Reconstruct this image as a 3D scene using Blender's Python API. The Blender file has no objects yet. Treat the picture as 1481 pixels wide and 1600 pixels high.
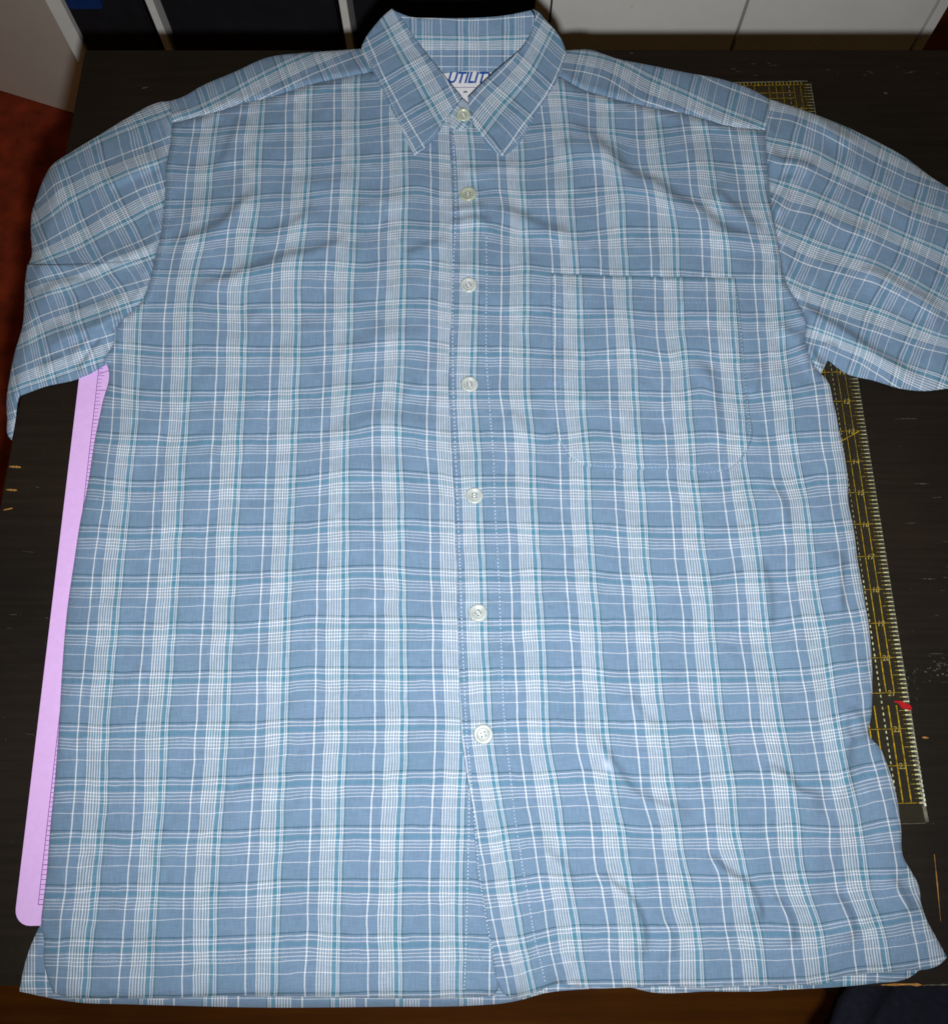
import bpy, bmesh, math, random
import numpy as np
from mathutils import Vector, Matrix
from mathutils.geometry import delaunay_2d_cdt

random.seed(7)
scene = bpy.context.scene
COL = scene.collection

# ------------------------------------------------------------------ camera
FPX = 1489.0                      # focal length in photo pixels (photo 1481 x 1600)
TH = math.radians(17.2)           # tilt away from straight down
CAMH = 0.70                       # lens height above the table top (table top is z = 0)
cam_d = bpy.data.cameras.new('camera')
cam = bpy.data.objects.new('camera', cam_d); COL.objects.link(cam)
cam.location = (0, 0, CAMH); cam.rotation_euler = (TH, 0, 0)
cam_d.sensor_fit = 'VERTICAL'; cam_d.sensor_height = 32.0; cam_d.lens = 32.0 * FPX / 1600.0
cam_d.clip_start = 0.02; cam_d.clip_end = 50
scene.camera = cam

# ------------------------------------------------------------------ world + lamps + exposure
w = bpy.data.worlds.new('World'); scene.world = w; w.use_nodes = True
bg = w.node_tree.nodes['Background']
bg.inputs[0].default_value = (1.0, 0.66, 0.28, 1); bg.inputs[1].default_value = 0.052   # dim tungsten room
fl = bpy.data.lights.new('camera_flash', 'SPOT')
fl.energy = 32; fl.color = (0.95, 0.985, 1.0); fl.shadow_soft_size = 0.012
fl.spot_size = math.radians(118); fl.spot_blend = 1.0
flo = bpy.data.objects.new('camera_flash', fl); COL.objects.link(flo)
upv = Vector((0, math.cos(TH), math.sin(TH)))
flo.location = Vector((0.012, 0, CAMH)) - upv * 0.062
flo.rotation_euler = (TH + math.radians(11.0), 0, 0)
vs = scene.view_settings
vs.view_transform = 'Standard'; vs.look = 'None'; vs.exposure = 0.0; vs.gamma = 1.0; vs.use_curve_mapping = False

# ------------------------------------------------------------------ pixel -> place
CT, ST = math.cos(TH), math.sin(TH)
def P(px, py, z=0.0):
    """world point at height z seen at photo pixel (px, py); works on arrays"""
    a = (np.asarray(px, float) - 740.5) / FPX; b = (800.0 - np.asarray(py, float)) / FPX
    dx = a; dy = b * CT + ST; dz = b * ST - CT
    t = (np.asarray(z, float) - CAMH) / dz
    return np.stack([dx * t, dy * t, np.broadcast_to(np.asarray(z, float), np.shape(dx * t))], -1)
def PV(px, py, Y):
    """world point on the vertical plane y = Y"""
    a = (px - 740.5) / FPX; b = (800.0 - py) / FPX
    dy = b * CT + ST; t = Y / dy
    return Vector((a * t, Y, CAMH + (b * ST - CT) * t))
def V(p): return Vector([float(c) for c in p])

# ------------------------------------------------------------------ mesh helpers
def link(name, me, mat=None, parent=None):
    o = bpy.data.objects.new(name, me); COL.objects.link(o)
    if mat is not None and me is not None and not me.materials: me.materials.append(mat)
    if parent is not None: o.parent = parent
    return o
def tag(o, label=None, cat=None, group=None, kind=None):
    if label: o['label'] = label
    if cat: o['category'] = cat
    if group: o['group'] = group
    if kind: o['kind'] = kind
    return o
def empty(name, loc=(0, 0, 0)):
    o = bpy.data.objects.new(name, None); COL.objects.link(o); o.location = loc; return o
def bm_mesh(bm, name, smooth=False):
    me = bpy.data.meshes.new(name); bm.to_mesh(me); bm.free()
    if smooth: me.polygons.foreach_set('use_smooth', [True] * len(me.polygons))
    return me
def prism(bm, pts, z0, z1):
    """closed prism from a world xy outline"""
    lo = [bm.verts.new((p[0], p[1], z0)) for p in pts]; hi = [bm.verts.new((p[0], p[1], z1)) for p in pts]
    n = len(pts); bm.faces.new(hi); bm.faces.new(lo[::-1])
    for i in range(n): bm.faces.new((lo[i], lo[(i + 1) % n], hi[(i + 1) % n], hi[i]))
def box_mesh(name, lo, hi, bev=0.0):
    bm = bmesh.new()
    prism(bm, [(lo[0], lo[1]), (hi[0], lo[1]), (hi[0], hi[1]), (lo[0], hi[1])], lo[2], hi[2])
    bmesh.ops.recalc_face_normals(bm, faces=bm.faces)
    if bev: bmesh.ops.bevel(bm, geom=bm.edges[:], offset=bev, segments=2, affect='EDGES')
    return bm_mesh(bm, name)

# ------------------------------------------------------------------ materials
def new_mat(name, col=(0.5, 0.5, 0.5), rough=0.6, spec=0.5):
    m = bpy.data.materials.new(name); m.use_nodes = True
    nt = m.node_tree; b = nt.nodes['Principled BSDF']
    b.inputs['Base Color'].default_value = (*col, 1); b.inputs['Roughness'].default_value = rough
    b.inputs['Specular IOR Level'].default_value = spec
    return m, nt, b
def N(nt, t, **k):
    n = nt.nodes.new(t)
    for a, v in k.items(): setattr(n, a, v)
    return n
def noise(nt, scale, detail=4, vec=None, rough=0.55):
    n = N(nt, 'ShaderNodeTexNoise'); n.inputs['Scale'].default_value = scale
    n.inputs['Detail'].default_value = detail; n.inputs['Roughness'].default_value = rough
    if vec is not None: nt.links.new(vec, n.inputs['Vector'])
    return n
def ramp(nt, stops, interp='LINEAR', fac=None):
    r = N(nt, 'ShaderNodeValToRGB'); cr = r.color_ramp; cr.interpolation = interp
    while len(cr.elements) > 1: cr.elements.remove(cr.elements[-1])
    cr.elements[0].position = stops[0][0]; cr.elements[0].color = (*stops[0][1], 1)
    for p, c in stops[1:]:
        e = cr.elements.new(p); e.color = (*c, 1)
    if fac is not None: nt.links.new(fac, r.inputs[0])
    return r
def mixc(nt, fac, a, b, mode='MIX'):
    m = N(nt, 'ShaderNodeMix', data_type='RGBA', blend_type=mode)
    for s, v in ((m.inputs[0], fac), (m.inputs[6], a), (m.inputs[7], b)):
        if hasattr(v, 'links'): nt.links.new(v, s)
        elif isinstance(v, (int, float)): s.default_value = v
        else: s.default_value = (*v, 1)
    return m.outputs[2]
def bump(nt, b, h, strength, dist):
    n = N(nt, 'ShaderNodeBump'); n.inputs['Strength'].default_value = strength; n.inputs['Distance'].default_value = dist
    nt.links.new(h, n.inputs['Height']); nt.links.new(n.outputs[0], b.inputs['Normal']); return n

BASE = (0.170, 0.258, 0.380)
def fabric(name='plaid_cotton'):
    m, nt, b = new_mat(name, rough=0.92, spec=0.12)
    uv = N(nt, 'ShaderNodeUVMap'); uv.uv_map = 'fabric'
    sp = N(nt, 'ShaderNodeSeparateXYZ'); nt.links.new(uv.outputs[0], sp.inputs[0])
    fr = []
    for i in (0, 1):
        f = N(nt, 'ShaderNodeMath', operation='FRACT'); nt.links.new(sp.outputs[i], f.inputs[0]); fr.append(f.outputs[0])
    Wt = (0.88, 0.90, 0.92); B = BASE; T = (0.085, 0.26, 0.355); D = (0.05, 0.155, 0.205); G = (0.16, 0.26, 0.355)
    Lg = (0.21, 0.295, 0.39)
    st = [(0.0, Wt), (0.023, B)]
    for i in range(6):
        p = 0.182 + 0.0445 * i
        st += [(p, (0.82, 0.85, 0.87) if i in (0, 5) else (0.78, 0.81, 0.84)), (p + 0.0205, Lg)]
    st += [(0.432, T), (0.497, (0.8, 0.84, 0.88)), (0.513, Lg), (0.534, (0.74, 0.79, 0.84)), (0.550, B), (0.562, D), (0.582, G), (0.64, B)]
    warp = ramp(nt, st, 'CONSTANT', fr[0])
    H = (0.78, 0.78, 0.83); H2 = (0.66, 0.67, 0.73); T2 = (0.075, 0.222, 0.325)
    st = [(0.0, (0.0, 0.055, 0.075)), (0.026, B), (0.062, H), (0.080, B), (0.130, H), (0.148, B), (0.168, T2), (0.250, B),
          (0.280, H), (0.297, B), (0.343, H2), (0.360, B), (0.406, H2), (0.423, B), (0.470, H), (0.487, B), (0.674, H), (0.691, B)]
    weft = ramp(nt, st, 'CONSTANT', fr[1])
    c = mixc(nt, 0.47, warp.outputs[0], weft.outputs[0])
    # yarn irregularity: streaks along each thread direction, slub noise
    mp = N(nt, 'ShaderNodeMapping'); mp.inputs['Scale'].default_value = (34, 2.2, 1); nt.links.new(uv.outputs[0], mp.inputs[0])
    n1 = noise(nt, 1.6, 3, mp.outputs[0])
    mp2 = N(nt, 'ShaderNodeMapping'); mp2.inputs['Scale'].default_value = (2.2, 34, 1); nt.links.new(uv.outputs[0], mp2.inputs[0])
    n2 = noise(nt, 1.6, 3, mp2.outputs[0])
    ad = N(nt, 'ShaderNodeMath', operation='ADD'); nt.links.new(n1.outputs[0], ad.inputs[0]); nt.links.new(n2.outputs[0], ad.inputs[1])
    mr = N(nt, 'ShaderNodeMapRange'); mr.inputs[1].default_value = 0.6; mr.inputs[2].default_value = 1.4
    mr.inputs[3].default_value = 0.80; mr.inputs[4].default_value = 1.20; nt.links.new(ad.outputs[0], mr.inputs[0])
    tint = N(nt, 'ShaderNodeCombineColor')
    for i in range(3): nt.links.new(mr.outputs[0], tint.inputs[i])
    c = mixc(nt, 1.0, c, tint.outputs[0], 'MULTIPLY')
    n3 = noise(nt, 0.9, 2, uv.outputs[0])                          # faint washed-out patches
    r3 = ramp(nt, [(0.3, (0.94, 0.97, 0.97)), (0.7, (1.03, 1.01, 1.02))], fac=n3.outputs[0])
    c = mixc(nt, 1.0, c, r3.outputs[0], 'MULTIPLY')
    at = N(nt, 'ShaderNodeAttribute'); at.attribute_name = 'stain'
    c = mixc(nt, at.outputs[2], c, (0.62, 0.70, 0.90))
    nt.links.new(c, b.inputs['Base Color'])
    # weave relief
    wv = []
    for i in (0, 1):
        mm = N(nt, 'ShaderNodeMath', operation='MULTIPLY'); mm.inputs[1].default_value = 2 * math.pi * 60; nt.links.new(sp.outputs[i], mm.inputs[0])
        s = N(nt, 'ShaderNodeMath', operation='SINE'); nt.links.new(mm.outputs[0], s.inputs[0]); wv.append(s.outputs[0])
    pr = N(nt, 'ShaderNodeMath', operation='MULTIPLY'); nt.links.new(wv[0], pr.inputs[0]); nt.links.new(wv[1], pr.inputs[1])
    n4 = noise(nt, 9.0, 5, uv.outputs[0], 0.6)
    a2 = N(nt, 'ShaderNodeMath', operation='MULTIPLY_ADD'); a2.inputs[1].default_value = 5.0
    nt.links.new(n4.outputs[0], a2.inputs[0]); nt.links.new(pr.outputs[0], a2.inputs[2])
    bump(nt, b, a2.outputs[0], 0.5, 0.00012)
    b.inputs['Sheen Weight'].default_value = 0.10; b.inputs['Sheen Roughness'].default_value = 0.5
    return m
M_FAB = fabric()
M_THREAD, _, _ = new_mat('sewing_thread', (0.62, 0.70, 0.80), 0.8, 0.2)
M_THREAD_M, _, _ = new_mat('sewing_thread_grey', (0.42, 0.50, 0.60), 0.8, 0.2)
M_THREAD_D, _, _ = new_mat('sewing_thread_blue', (0.22, 0.34, 0.48), 0.8, 0.2)

# table paint: near-black brown, brushed, worn
def m_table():
    m, nt, b = new_mat('black_brown_paint', rough=0.42, spec=0.22)
    tc = N(nt, 'ShaderNodeTexCoord')
    mp = N(nt, 'ShaderNodeMapping'); mp.inputs['Scale'].default_value = (3, 60, 3); nt.links.new(tc.outputs['Object'], mp.inputs[0])
    g = noise(nt, 3.0, 6, mp.outputs[0], 0.65)
    r = ramp(nt, [(0.20, (0.0078, 0.0056, 0.0040)), (0.55, (0.0110, 0.0078, 0.0054)), (0.85, (0.0155, 0.0105, 0.0060))], fac=g.outputs[0])
    n2 = noise(nt, 7.0, 5, tc.outputs['Object'])
    r2 = ramp(nt, [(0.35, (0.8, 0.8, 0.85)), (0.75, (1.45, 1.35, 1.1))], fac=n2.outputs[0])
    c = mixc(nt, 1.0, r.outputs[0], r2.outputs[0], 'MULTIPLY')
    n3 = noise(nt, 420, 2, tc.outputs['Object']); sp = ramp(nt, [(0.735, (0, 0, 0)), (0.78, (1, 1, 1))], fac=n3.outputs[0])
    c = mixc(nt, sp.outputs[0], c, (0.055, 0.047, 0.036))
    nt.links.new(c, b.inputs['Base Color'])
    rr = N(nt, 'ShaderNodeMapRange'); rr.inputs[3].default_value = 0.38; rr.inputs[4].default_value = 0.62
    nt.links.new(g.outputs[0], rr.inputs[0]); nt.links.new(rr.outputs[0], b.inputs['Roughness'])
    bump(nt, b, g.outputs[0], 0.35, 0.0006); return m
M_TABLE = m_table()
def m_floor():
    m, nt, b = new_mat('red_brown_floor', rough=0.6, spec=0.08)
    tc = N(nt, 'ShaderNodeTexCoord')
    mp = N(nt, 'ShaderNodeMapping'); mp.inputs['Scale'].default_value = (1.2, 22, 1); nt.links.new(tc.outputs['Object'], mp.inputs[0])
    g = noise(nt, 2.5, 6, mp.outputs[0], 0.6)
    r = ramp(nt, [(0.25, (0.10, 0.028, 0.002)), (0.55, (0.16, 0.050, 0.004)), (0.8, (0.22, 0.078, 0.006))], fac=g.outputs[0])
    n2 = noise(nt, 3.1, 5, tc.outputs['Object']); r2 = ramp(nt, [(0.35, (0.7, 0.65, 0.6)), (0.7, (1.15, 1.15, 1.15))], fac=n2.outputs[0])
    c = mixc(nt, 1.0, r.outputs[0], r2.outputs[0], 'MULTIPLY'); nt.links.new(c, b.inputs['Base Color'])
    bump(nt, b, g.outputs[0], 0.2, 0.001); return m
M_FLOOR = m_floor()
def m_white(name, col):
    m, nt, b = new_mat(name, rough=0.55, spec=0.3)
    tc = N(nt, 'ShaderNodeTexCoord'); n = noise(nt, 9, 6, tc.outputs['Object'], 0.7)
    r = ramp(nt, [(0.3, tuple(c * 0.90 for c in col)), (0.7, col)], fac=n.outputs[0])
    n2 = noise(nt, 55, 3, tc.outputs['Object']); r2 = ramp(nt, [(0.70, (1, 1, 1)), (0.80, (0.80, 0.74, 0.62))], fac=n2.outputs[0])
    nt.links.new(mixc(nt, 1.0, r.outputs[0], r2.outputs[0], 'MULTIPLY'), b.inputs['Base Color']); return m
M_WHITE = m_white('white_paint', (0.80, 0.78, 0.74))
M_BOARD = m_white('off_white_board', (0.80, 0.73, 0.67))
def m_plain(name, col, rough, sc, var=0.25, bmp=0.0):
    m, nt, b = new_mat(name, col, rough, 0.35)
    tc = N(nt, 'ShaderNodeTexCoord'); n = noise(nt, sc, 5, tc.outputs['Object'])
    r = ramp(nt, [(0.3, tuple(c * (1 - var) for c in col)), (0.7, tuple(min(1, c * (1 + var)) for c in col))], fac=n.outputs[0])
    nt.links.new(r.outputs[0], b.inputs['Base Color'])
    if bmp: bump(nt, b, n.outputs[0], 0.4, bmp)
    return m
M_BLACKBOX = m_plain('black_card', (0.008, 0.008, 0.011), 0.6, 30)
M_BLUEBOX = m_plain('blue_card', (0.005, 0.028, 0.13), 0.5, 30)
M_NAVY = m_plain('navy_cloth', (0.010, 0.011, 0.022), 0.9, 160, 0.35, 0.0006)
M_PINK = m_plain('pink_mat_vinyl', (0.74, 0.46, 0.85), 0.6, 260, 0.035, 0.0001)
M_MATINK, _, _ = new_mat('mat_print', (0.14, 0.045, 0.22), 0.7, 0.2)
def m_ink(name, col, sc):
    m, nt, b = new_mat(name, col, 0.42, 0.5); b.inputs['Metallic'].default_value = 0.35
    tc = N(nt, 'ShaderNodeTexCoord'); n = noise(nt, sc, 4, tc.outputs['Object'])
    r = ramp(nt, [(0.35, tuple(c * 0.35 for c in col)), (0.7, tuple(min(1, c * 1.3) for c in col))], fac=n.outputs[0])
    nt.links.new(r.outputs[0], b.inputs['Base Color']); return m
M_GOLD = m_ink('ruler_print_yellow', (0.62, 0.40, 0.012), 330)
M_PALE = m_ink('ruler_print_pale', (0.95, 0.86, 0.45), 330)
M_DIMINK = m_ink('ruler_print_dim', (0.62, 0.47, 0.12), 330)
M_RED = m_plain('red_tape', (0.42, 0.004, 0.010), 0.5, 300, 0.45, 0.0004)
M_CHIP = m_plain('bare_wood', (0.34, 0.16, 0.035), 0.8, 300, 0.5)
M_SCUFF = m_plain('pale_scuff', (0.062, 0.055, 0.036), 0.8, 500, 0.7)
def m_acrylic():
    m = bpy.data.materials.new('clear_acrylic'); m.use_nodes = True; nt = m.node_tree; nt.nodes.clear()
    o = N(nt, 'ShaderNodeOutputMaterial'); t = N(nt, 'ShaderNodeBsdfTransparent'); t.inputs[0].default_value = (0.93, 0.92, 0.85, 1)
    g = N(nt, 'ShaderNodeBsdfGlossy'); g.inputs['Roughness'].default_value = 0.22
    f = N(nt, 'ShaderNodeFresnel'); f.inputs[0].default_value = 1.49
    mx = N(nt, 'ShaderNodeMixShader'); nt.links.new(f.outputs[0], mx.inputs[0]); nt.links.new(t.outputs[0], mx.inputs[1]); nt.links.new(g.outputs[0], mx.inputs[2])
    d = N(nt, 'ShaderNodeBsdfDiffuse'); d.inputs[0].default_value = (0.5, 0.5, 0.42, 1)   # fine surface haze
    m2 = N(nt, 'ShaderNodeMixShader'); m2.inputs[0].default_value = 0.012
    nt.links.new(mx.outputs[0], m2.inputs[1]); nt.links.new(d.outputs[0], m2.inputs[2]); nt.links.new(m2.outputs[0], o.inputs[0]); return m
M_ACRYLIC = m_acrylic()
M_EDGE = m_plain('acrylic_edge', (0.12, 0.115, 0.085), 0.35, 200, 0.6)
def m_button(name, col):
    m, nt, b = new_mat(name, col, 0.28, 0.6)
    tc = N(nt, 'ShaderNodeTexCoord'); n = noise(nt, 160, 4, tc.outputs['Object'])
    r = ramp(nt, [(0.3, tuple(c * 0.78 for c in col)), (0.7, tuple(min(1, c * 1.18) for c in col))], fac=n.outputs[0])
    nt.links.new(r.outputs[0], b.inputs['Base Color']); b.inputs['Subsurface Weight'].default_value = 0.15
    b.inputs['Subsurface Scale'].default_value = 0.002; return m
M_BTN = m_button('pearl_grey_plastic', (0.47, 0.51, 0.50))
M_BTN_Y = m_button('yellowed_plastic', (0.42, 0.455, 0.36))
M_HOLE, _, _ = new_mat('button_hole', (0.10, 0.11, 0.11), 0.8, 0.2)
M_LABEL = m_plain('white_satin', (0.80, 0.80, 0.84), 0.5, 300, 0.04)
M_BLUEINK, _, _ = new_mat('label_blue', (0.012, 0.085, 0.36), 0.7, 0.2)
M_BLACKINK, _, _ = new_mat('label_black', (0.05, 0.05, 0.06), 0.7, 0.2)

# ================================================================== SETTING
FLOORZ = -0.74
bm = bmesh.new()
fx = [(-4, -3), (4, -3), (4, 5), (-4, 5)]
bm.faces.new([bm.verts.new((x, y, FLOORZ)) for x, y in fx])
tag(link('floor', bm_mesh(bm, 'floor'), M_FLOOR), kind='structure')

M_RUG = m_plain('red_wool', (0.25, 0.030, 0.006), 0.95, 26, 0.45, 0.002)
def pile(name, lo, hi):
    bm = bmesh.new(); nx, ny = 40, 60
    g = [[bm.verts.new((lo[0] + (hi[0] - lo[0]) * i / nx, lo[1] + (hi[1] - lo[1]) * j / ny, FLOORZ + 0.008 + 0.0015 * random.random() - (0.007 if i in (0, nx) or j in (0, ny) else 0))) for j in range(ny + 1)] for i in range(nx + 1)]
    for i in range(nx):
        for j in range(ny): bm.faces.new((g[i][j], g[i + 1][j], g[i + 1][j + 1], g[i][j + 1]))
    return bm_mesh(bm, name, True)
tag(link('rug', pile('rug', (-2.2, -0.13), (-0.45, 2.3)), M_RUG), 'deep red rug on the floor under the off-white board and table edge', 'rug')
# ------------------------------------------------------------------ table
yb = float(P(740, 76)[1]); yf = float(P(740, 1541)[1])
A = P(133, 73); B_ = P(5, 760); sl = (A[0] - B_[0]) / (A[1] - B_[1])
xl = lambda y: A[0] + sl * (y - A[1])
XR = 0.86
table = empty('table', (0, (yb + yf) / 2, FLOORZ))
table.location = (0, 0, FLOORZ)
def tpart(name, me, mat): 
    o = link(name, me, mat, table); o.matrix_parent_inverse = Matrix.Translation((0, 0, -FLOORZ)); return o
bm = bmesh.new()
prism(bm, [(xl(yf), yf), (XR, yf), (XR, yb), (xl(yb), yb)], -0.032, 0.0)
bmesh.ops.recalc_face_normals(bm, faces=bm.faces)
bmesh.ops.bevel(bm, geom=bm.edges[:], offset=0.002, segments=2, affect='EDGES')
tpart('table_top', bm_mesh(bm, 'table_top'), M_TABLE)
for (x, y) in ((xl(yf) + 0.07, yf + 0.07), (XR - 0.07, yf + 0.07), (XR - 0.07, yb - 0.07), (xl(yb) + 0.07, yb - 0.07)):
    tpart('leg', box_mesh('leg', (x - 0.03, y - 0.03, FLOORZ), (x + 0.03, y + 0.03, -0.0335), 0.002), M_TABLE)
tag(table, 'black-brown painted table with worn scratched top under the shirt', 'table')
def sliver(pts, wid, mat, jag=0.35, z=0.0004, name='scratch'):
    """thin irregular worn mark lying on the table, pts in photo pixels, width in pixels"""
    L, R = [], []
    n = 9
    for i in range(n):
        t = i / (n - 1) * (len(pts) - 1); k = min(int(t), len(pts) - 2); f = t - k
        x = pts[k][0] * (1 - f) + pts[k + 1][0] * f; y = pts[k][1] * (1 - f) + pts[k + 1][1] * f
        dx, dy = pts[k + 1][0] - pts[k][0], pts[k + 1][1] - pts[k][1]; l = math.hypot(dx, dy)
        hw = wid * 0.5 * (0.25 + 0.75 * math.sin(math.pi * (i + 0.35) / n)) * random.uniform(1 - jag, 1 + jag)
        L.append(V(P(x - dy / l * hw, y + dx / l * hw, z))); R.append(V(P(x + dy / l * hw, y - dx / l * hw, z)))
    bm = bmesh.new(); vl = [bm.verts.new(p) for p in L]; vr = [bm.verts.new(p) for p in R]
    for i in range(n - 1): bm.faces.new((vl[i], vl[i + 1], vr[i + 1], vr[i]))
    tpart(name, bm_mesh(bm, name), mat)
sliver([(15, 729), (33, 730)], 3.4, M_CHIP); sliver([(10, 765), (27, 766)], 3.0, M_CHIP); sliver([(6, 797), (20, 794)], 2.2, M_CHIP)
sliver([(1459, 1335), (1464, 1385), (1469, 1440)], 1.8, M_CHIP, 0.8); sliver([(1440, 1152), (1450, 1153)], 2.4, M_CHIP)
for k in range(26):
    x, y = random.gauss(1464, 11), random.gauss(1043, 8); l = random.uniform(2, 7); a_ = random.uniform(-0.9, 0.9)
    sliver([(x, y), (x + l * math.cos(a_), y + l * math.sin(a_))], random.uniform(0.8, 2.4), M_SCUFF, 0.8)
for k in range(14):
    x, y = random.gauss(1428, 7), random.gauss(1062, 16); l = random.uniform(2, 7); a_ = random.uniform(0.8, 1.9)
    sliver([(x, y), (x + l * math.cos(a_), y + l * math.sin(a_))], random.uniform(0.5, 1.3), M_SCUFF, 0.8)
sliver([(1376, 1539.0), (1420, 1538.0), (1445, 1539.3)], 3.2, M_CHIP, 0.9); sliver([(1440, 1539), (1490, 1538.4)], 2.6, M_SCUFF, 0.8)
sliver([(1380, 145), (1386, 146)], 2.5, M_SCUFF); sliver([(984, 83), (989, 83)], 2, M_SCUFF); sliver([(222, 138), (232, 136)], 2, M_SCUFF, 0.8)
for k in range(40):
    x, y = random.uniform(1340, 1478), random.uniform(620, 1300); a = random.uniform(-0.12, 0.12); l = random.uniform(5, 26)
    if x < 1270 + (y - 125) * 0.16 + 25: continue
    sliver([(x, y), (x + l, y + a * l)], random.uniform(0.5, 1.0), M_SCUFF, 0.8)
for k in range(22):
    x, y = random.uniform(5, 100), random.uniform(760, 1500); l = random.uniform(4, 18)
    if x + l > 112 - (y - 680) * 0.12: continue
    sliver([(x, y), (x + l, y + random.uniform(-2, 2))], random.uniform(0.5, 0.9), M_SCUFF, 0.8)
for k in range(16):
    x, y = random.uniform(1100, 1470), random.uniform(92, 120); l = random.uniform(4, 14)
    sliver([(x, y), (x + l, y + random.uniform(-1, 1))], 0.7, M_SCUFF, 0.8)

# ------------------------------------------------------------------ furniture behind the table
YS = yb + 0.27                                      # front plane of shelf and cabinet
zt = 0.02
def x_at(px, py=40): return PV(px, py, YS).x
shelf = empty('shelf_unit', (0, YS + 0.15, FLOORZ)); INV = Matrix.Translation((0, -(YS + 0.15), -FLOORZ))
def spart(root, inv, name, me, mat):
    o = link(name, me, mat, root); o.matrix_parent_inverse = inv; return o
xs = [x_at(103, 40), x_at(248.5, 40), x_at(541.5, 40), x_at(847, 20)]
for i, x in enumerate(xs):
    t = 0.0045 if i in (1, 2) else 0.009
    spart(shelf, INV, 'upright', box_mesh('upright', (x - t, YS, FLOORZ), (x + t, YS + 0.30, zt), 0.001), M_WHITE)
for z in (FLOORZ + 0.06, -0.43, zt - 0.02):
    for i in range(3):
        ta = 0.0045 if i in (1, 2) else 0.009; tb = 0.0045 if i + 1 in (1, 2) else 0.009
        spart(shelf, INV, 'shelf_board', box_mesh('shelf_board', (xs[i] + ta + 0.0005, YS + 0.004, z), (xs[i + 1] - tb - 0.0005, YS + 0.299, z + 0.016), 0.001), M_WHITE)
tag(shelf, 'white shelf unit with thin uprights holding black boxes behind the table', 'shelf')
for i, lab in enumerate(['black storage box in the shelf bay beside the upright off-white board',
                         'wide black storage box in the middle bay of the white shelf unit',
                         'black storage box in the shelf bay behind the shirt collar']):
    a = xs[i] + 0.0115; b2 = xs[i + 1] - 0.0115
    r = empty('storage_box', ((a + b2) / 2, YS + 0.15, -0.413)); iv = Matrix.Translation((-(a + b2) / 2, -(YS + 0.15), 0.413))
    spart(r, iv, 'box_body', box_mesh('box_body', (a, YS + 0.003, -0.4135), (b2, YS + 0.28, -0.10), 0.003), M_BLACKBOX)
    spart(r, iv, 'lid', box_mesh('lid', (a - 0.0015, YS + 0.002, -0.0995), (b2 + 0.0015, YS + 0.284, -0.055), 0.003), M_BLACKBOX)
    tag(r, lab, 'box', 'black boxes in the white shelf')
# blue folder leaning in front of the first box
a0 = PV(106, 6, YS - 0.02); a1 = PV(162, 14, YS - 0.02)
fo = link('folder', box_mesh('folder', (a0.x, YS - 0.022, a1.z), (a1.x, YS - 0.004, a1.z + 0.20), 0.002), M_BLUEBOX)
tag(fo, 'dark blue folder in front of the black box beside the off-white board', 'folder')

cab = empty('cabinet', (x_at(1150), YS + 0.2, FLOORZ)); CINV = Matrix.Translation((-x_at(1150), -(YS + 0.2), -FLOORZ))
c0 = x_at(862, 20); s1 = PV(1155.5, 40, YS).x; s2 = PV(1445, 40, YS).x; c3 = PV(1463, 40, YS).x
spart(cab, CINV, 'carcass', box_mesh('carcass', (c0, YS + 0.020, FLOORZ + 0.02), (c3, YS + 0.42, 0.05), 0.001), M_BLACKBOX)
for (xa, xb) in ((c0, s1 - 0.0022), (s1 + 0.0022, s2 - 0.0022), (s2 + 0.0022, c3)):
    spart(cab, CINV, 'door', box_mesh('door', (xa, YS, FLOORZ + 0.03), (xb, YS + 0.018, 0.05), 0.0012), M_WHITE)
tag(cab, 'white cabinet with flat doors and dark seams behind the table', 'cabinet')

# upright off-white board at the corner of the table
p0 = P(-60, 128, FLOORZ); p1 = P(188, 204, FLOORZ)
d = V(p1 - p0); d.z = 0; d.normalize(); nrm = Vector((-d.y, d.x, 0))
pa = V(p1) - d * 0.62; pb = V(p1)
# thickness so that its right face shows as in the photo
bm = bmesh.new(); th = 0.052
prism(bm, [pa[:2], pb[:2], (pb + nrm * th)[:2], (pa + nrm * th)[:2]], FLOORZ + 0.0096, 0.12)
bmesh.ops.recalc_face_normals(bm, faces=bm.faces); bmesh.ops.bevel(bm, geom=bm.edges[:], offset=0.0015, segments=2, affect='EDGES')
tag(link('upright_board', bm_mesh(bm, 'upright_board'), M_BOARD), 'thick off-white upright board standing on the red floor beside the table corner', 'board')

# dark navy padded seat below the table's front corner
zs = -0.24
q = [P(1312, 1606, zs), P(1384, 1500, zs), P(1760, 1500, zs), P(1760, 1900, zs), P(1330, 1900, zs), P(1270, 1720, zs)]
seat = empty('stool', (float(P(1560, 1700, zs)[0]), float(P(1560, 1700, zs)[1]), FLOORZ))
SI = Matrix.Translation((-seat.location.x, -seat.location.y, -FLOORZ))
bm = bmesh.new(); prism(bm, [p[:2] for p in q], zs - 0.07, zs)
bmesh.ops.recalc_face_normals(bm, faces=bm.faces); bmesh.ops.bevel(bm, geom=bm.edges[:], offset=0.022, segments=4, affect='EDGES')
spart(seat, SI, 'seat_cushion', bm_mesh(bm, 'seat_cushion', True), M_NAVY)
for (u, v_) in ((1400, 1560), (1700, 1560), (1700, 1840), (1400, 1840)):
    p = P(u, v_, zs); spart(seat, SI, 'leg', box_mesh('leg', (p[0] - 0.017, p[1] - 0.017, FLOORZ), (p[0] + 0.017, p[1] + 0.017, zs - 0.0705), 0.002), M_TABLE)
tag(seat, 'dark navy padded stool seat pushed up to the table front', 'stool')

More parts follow.
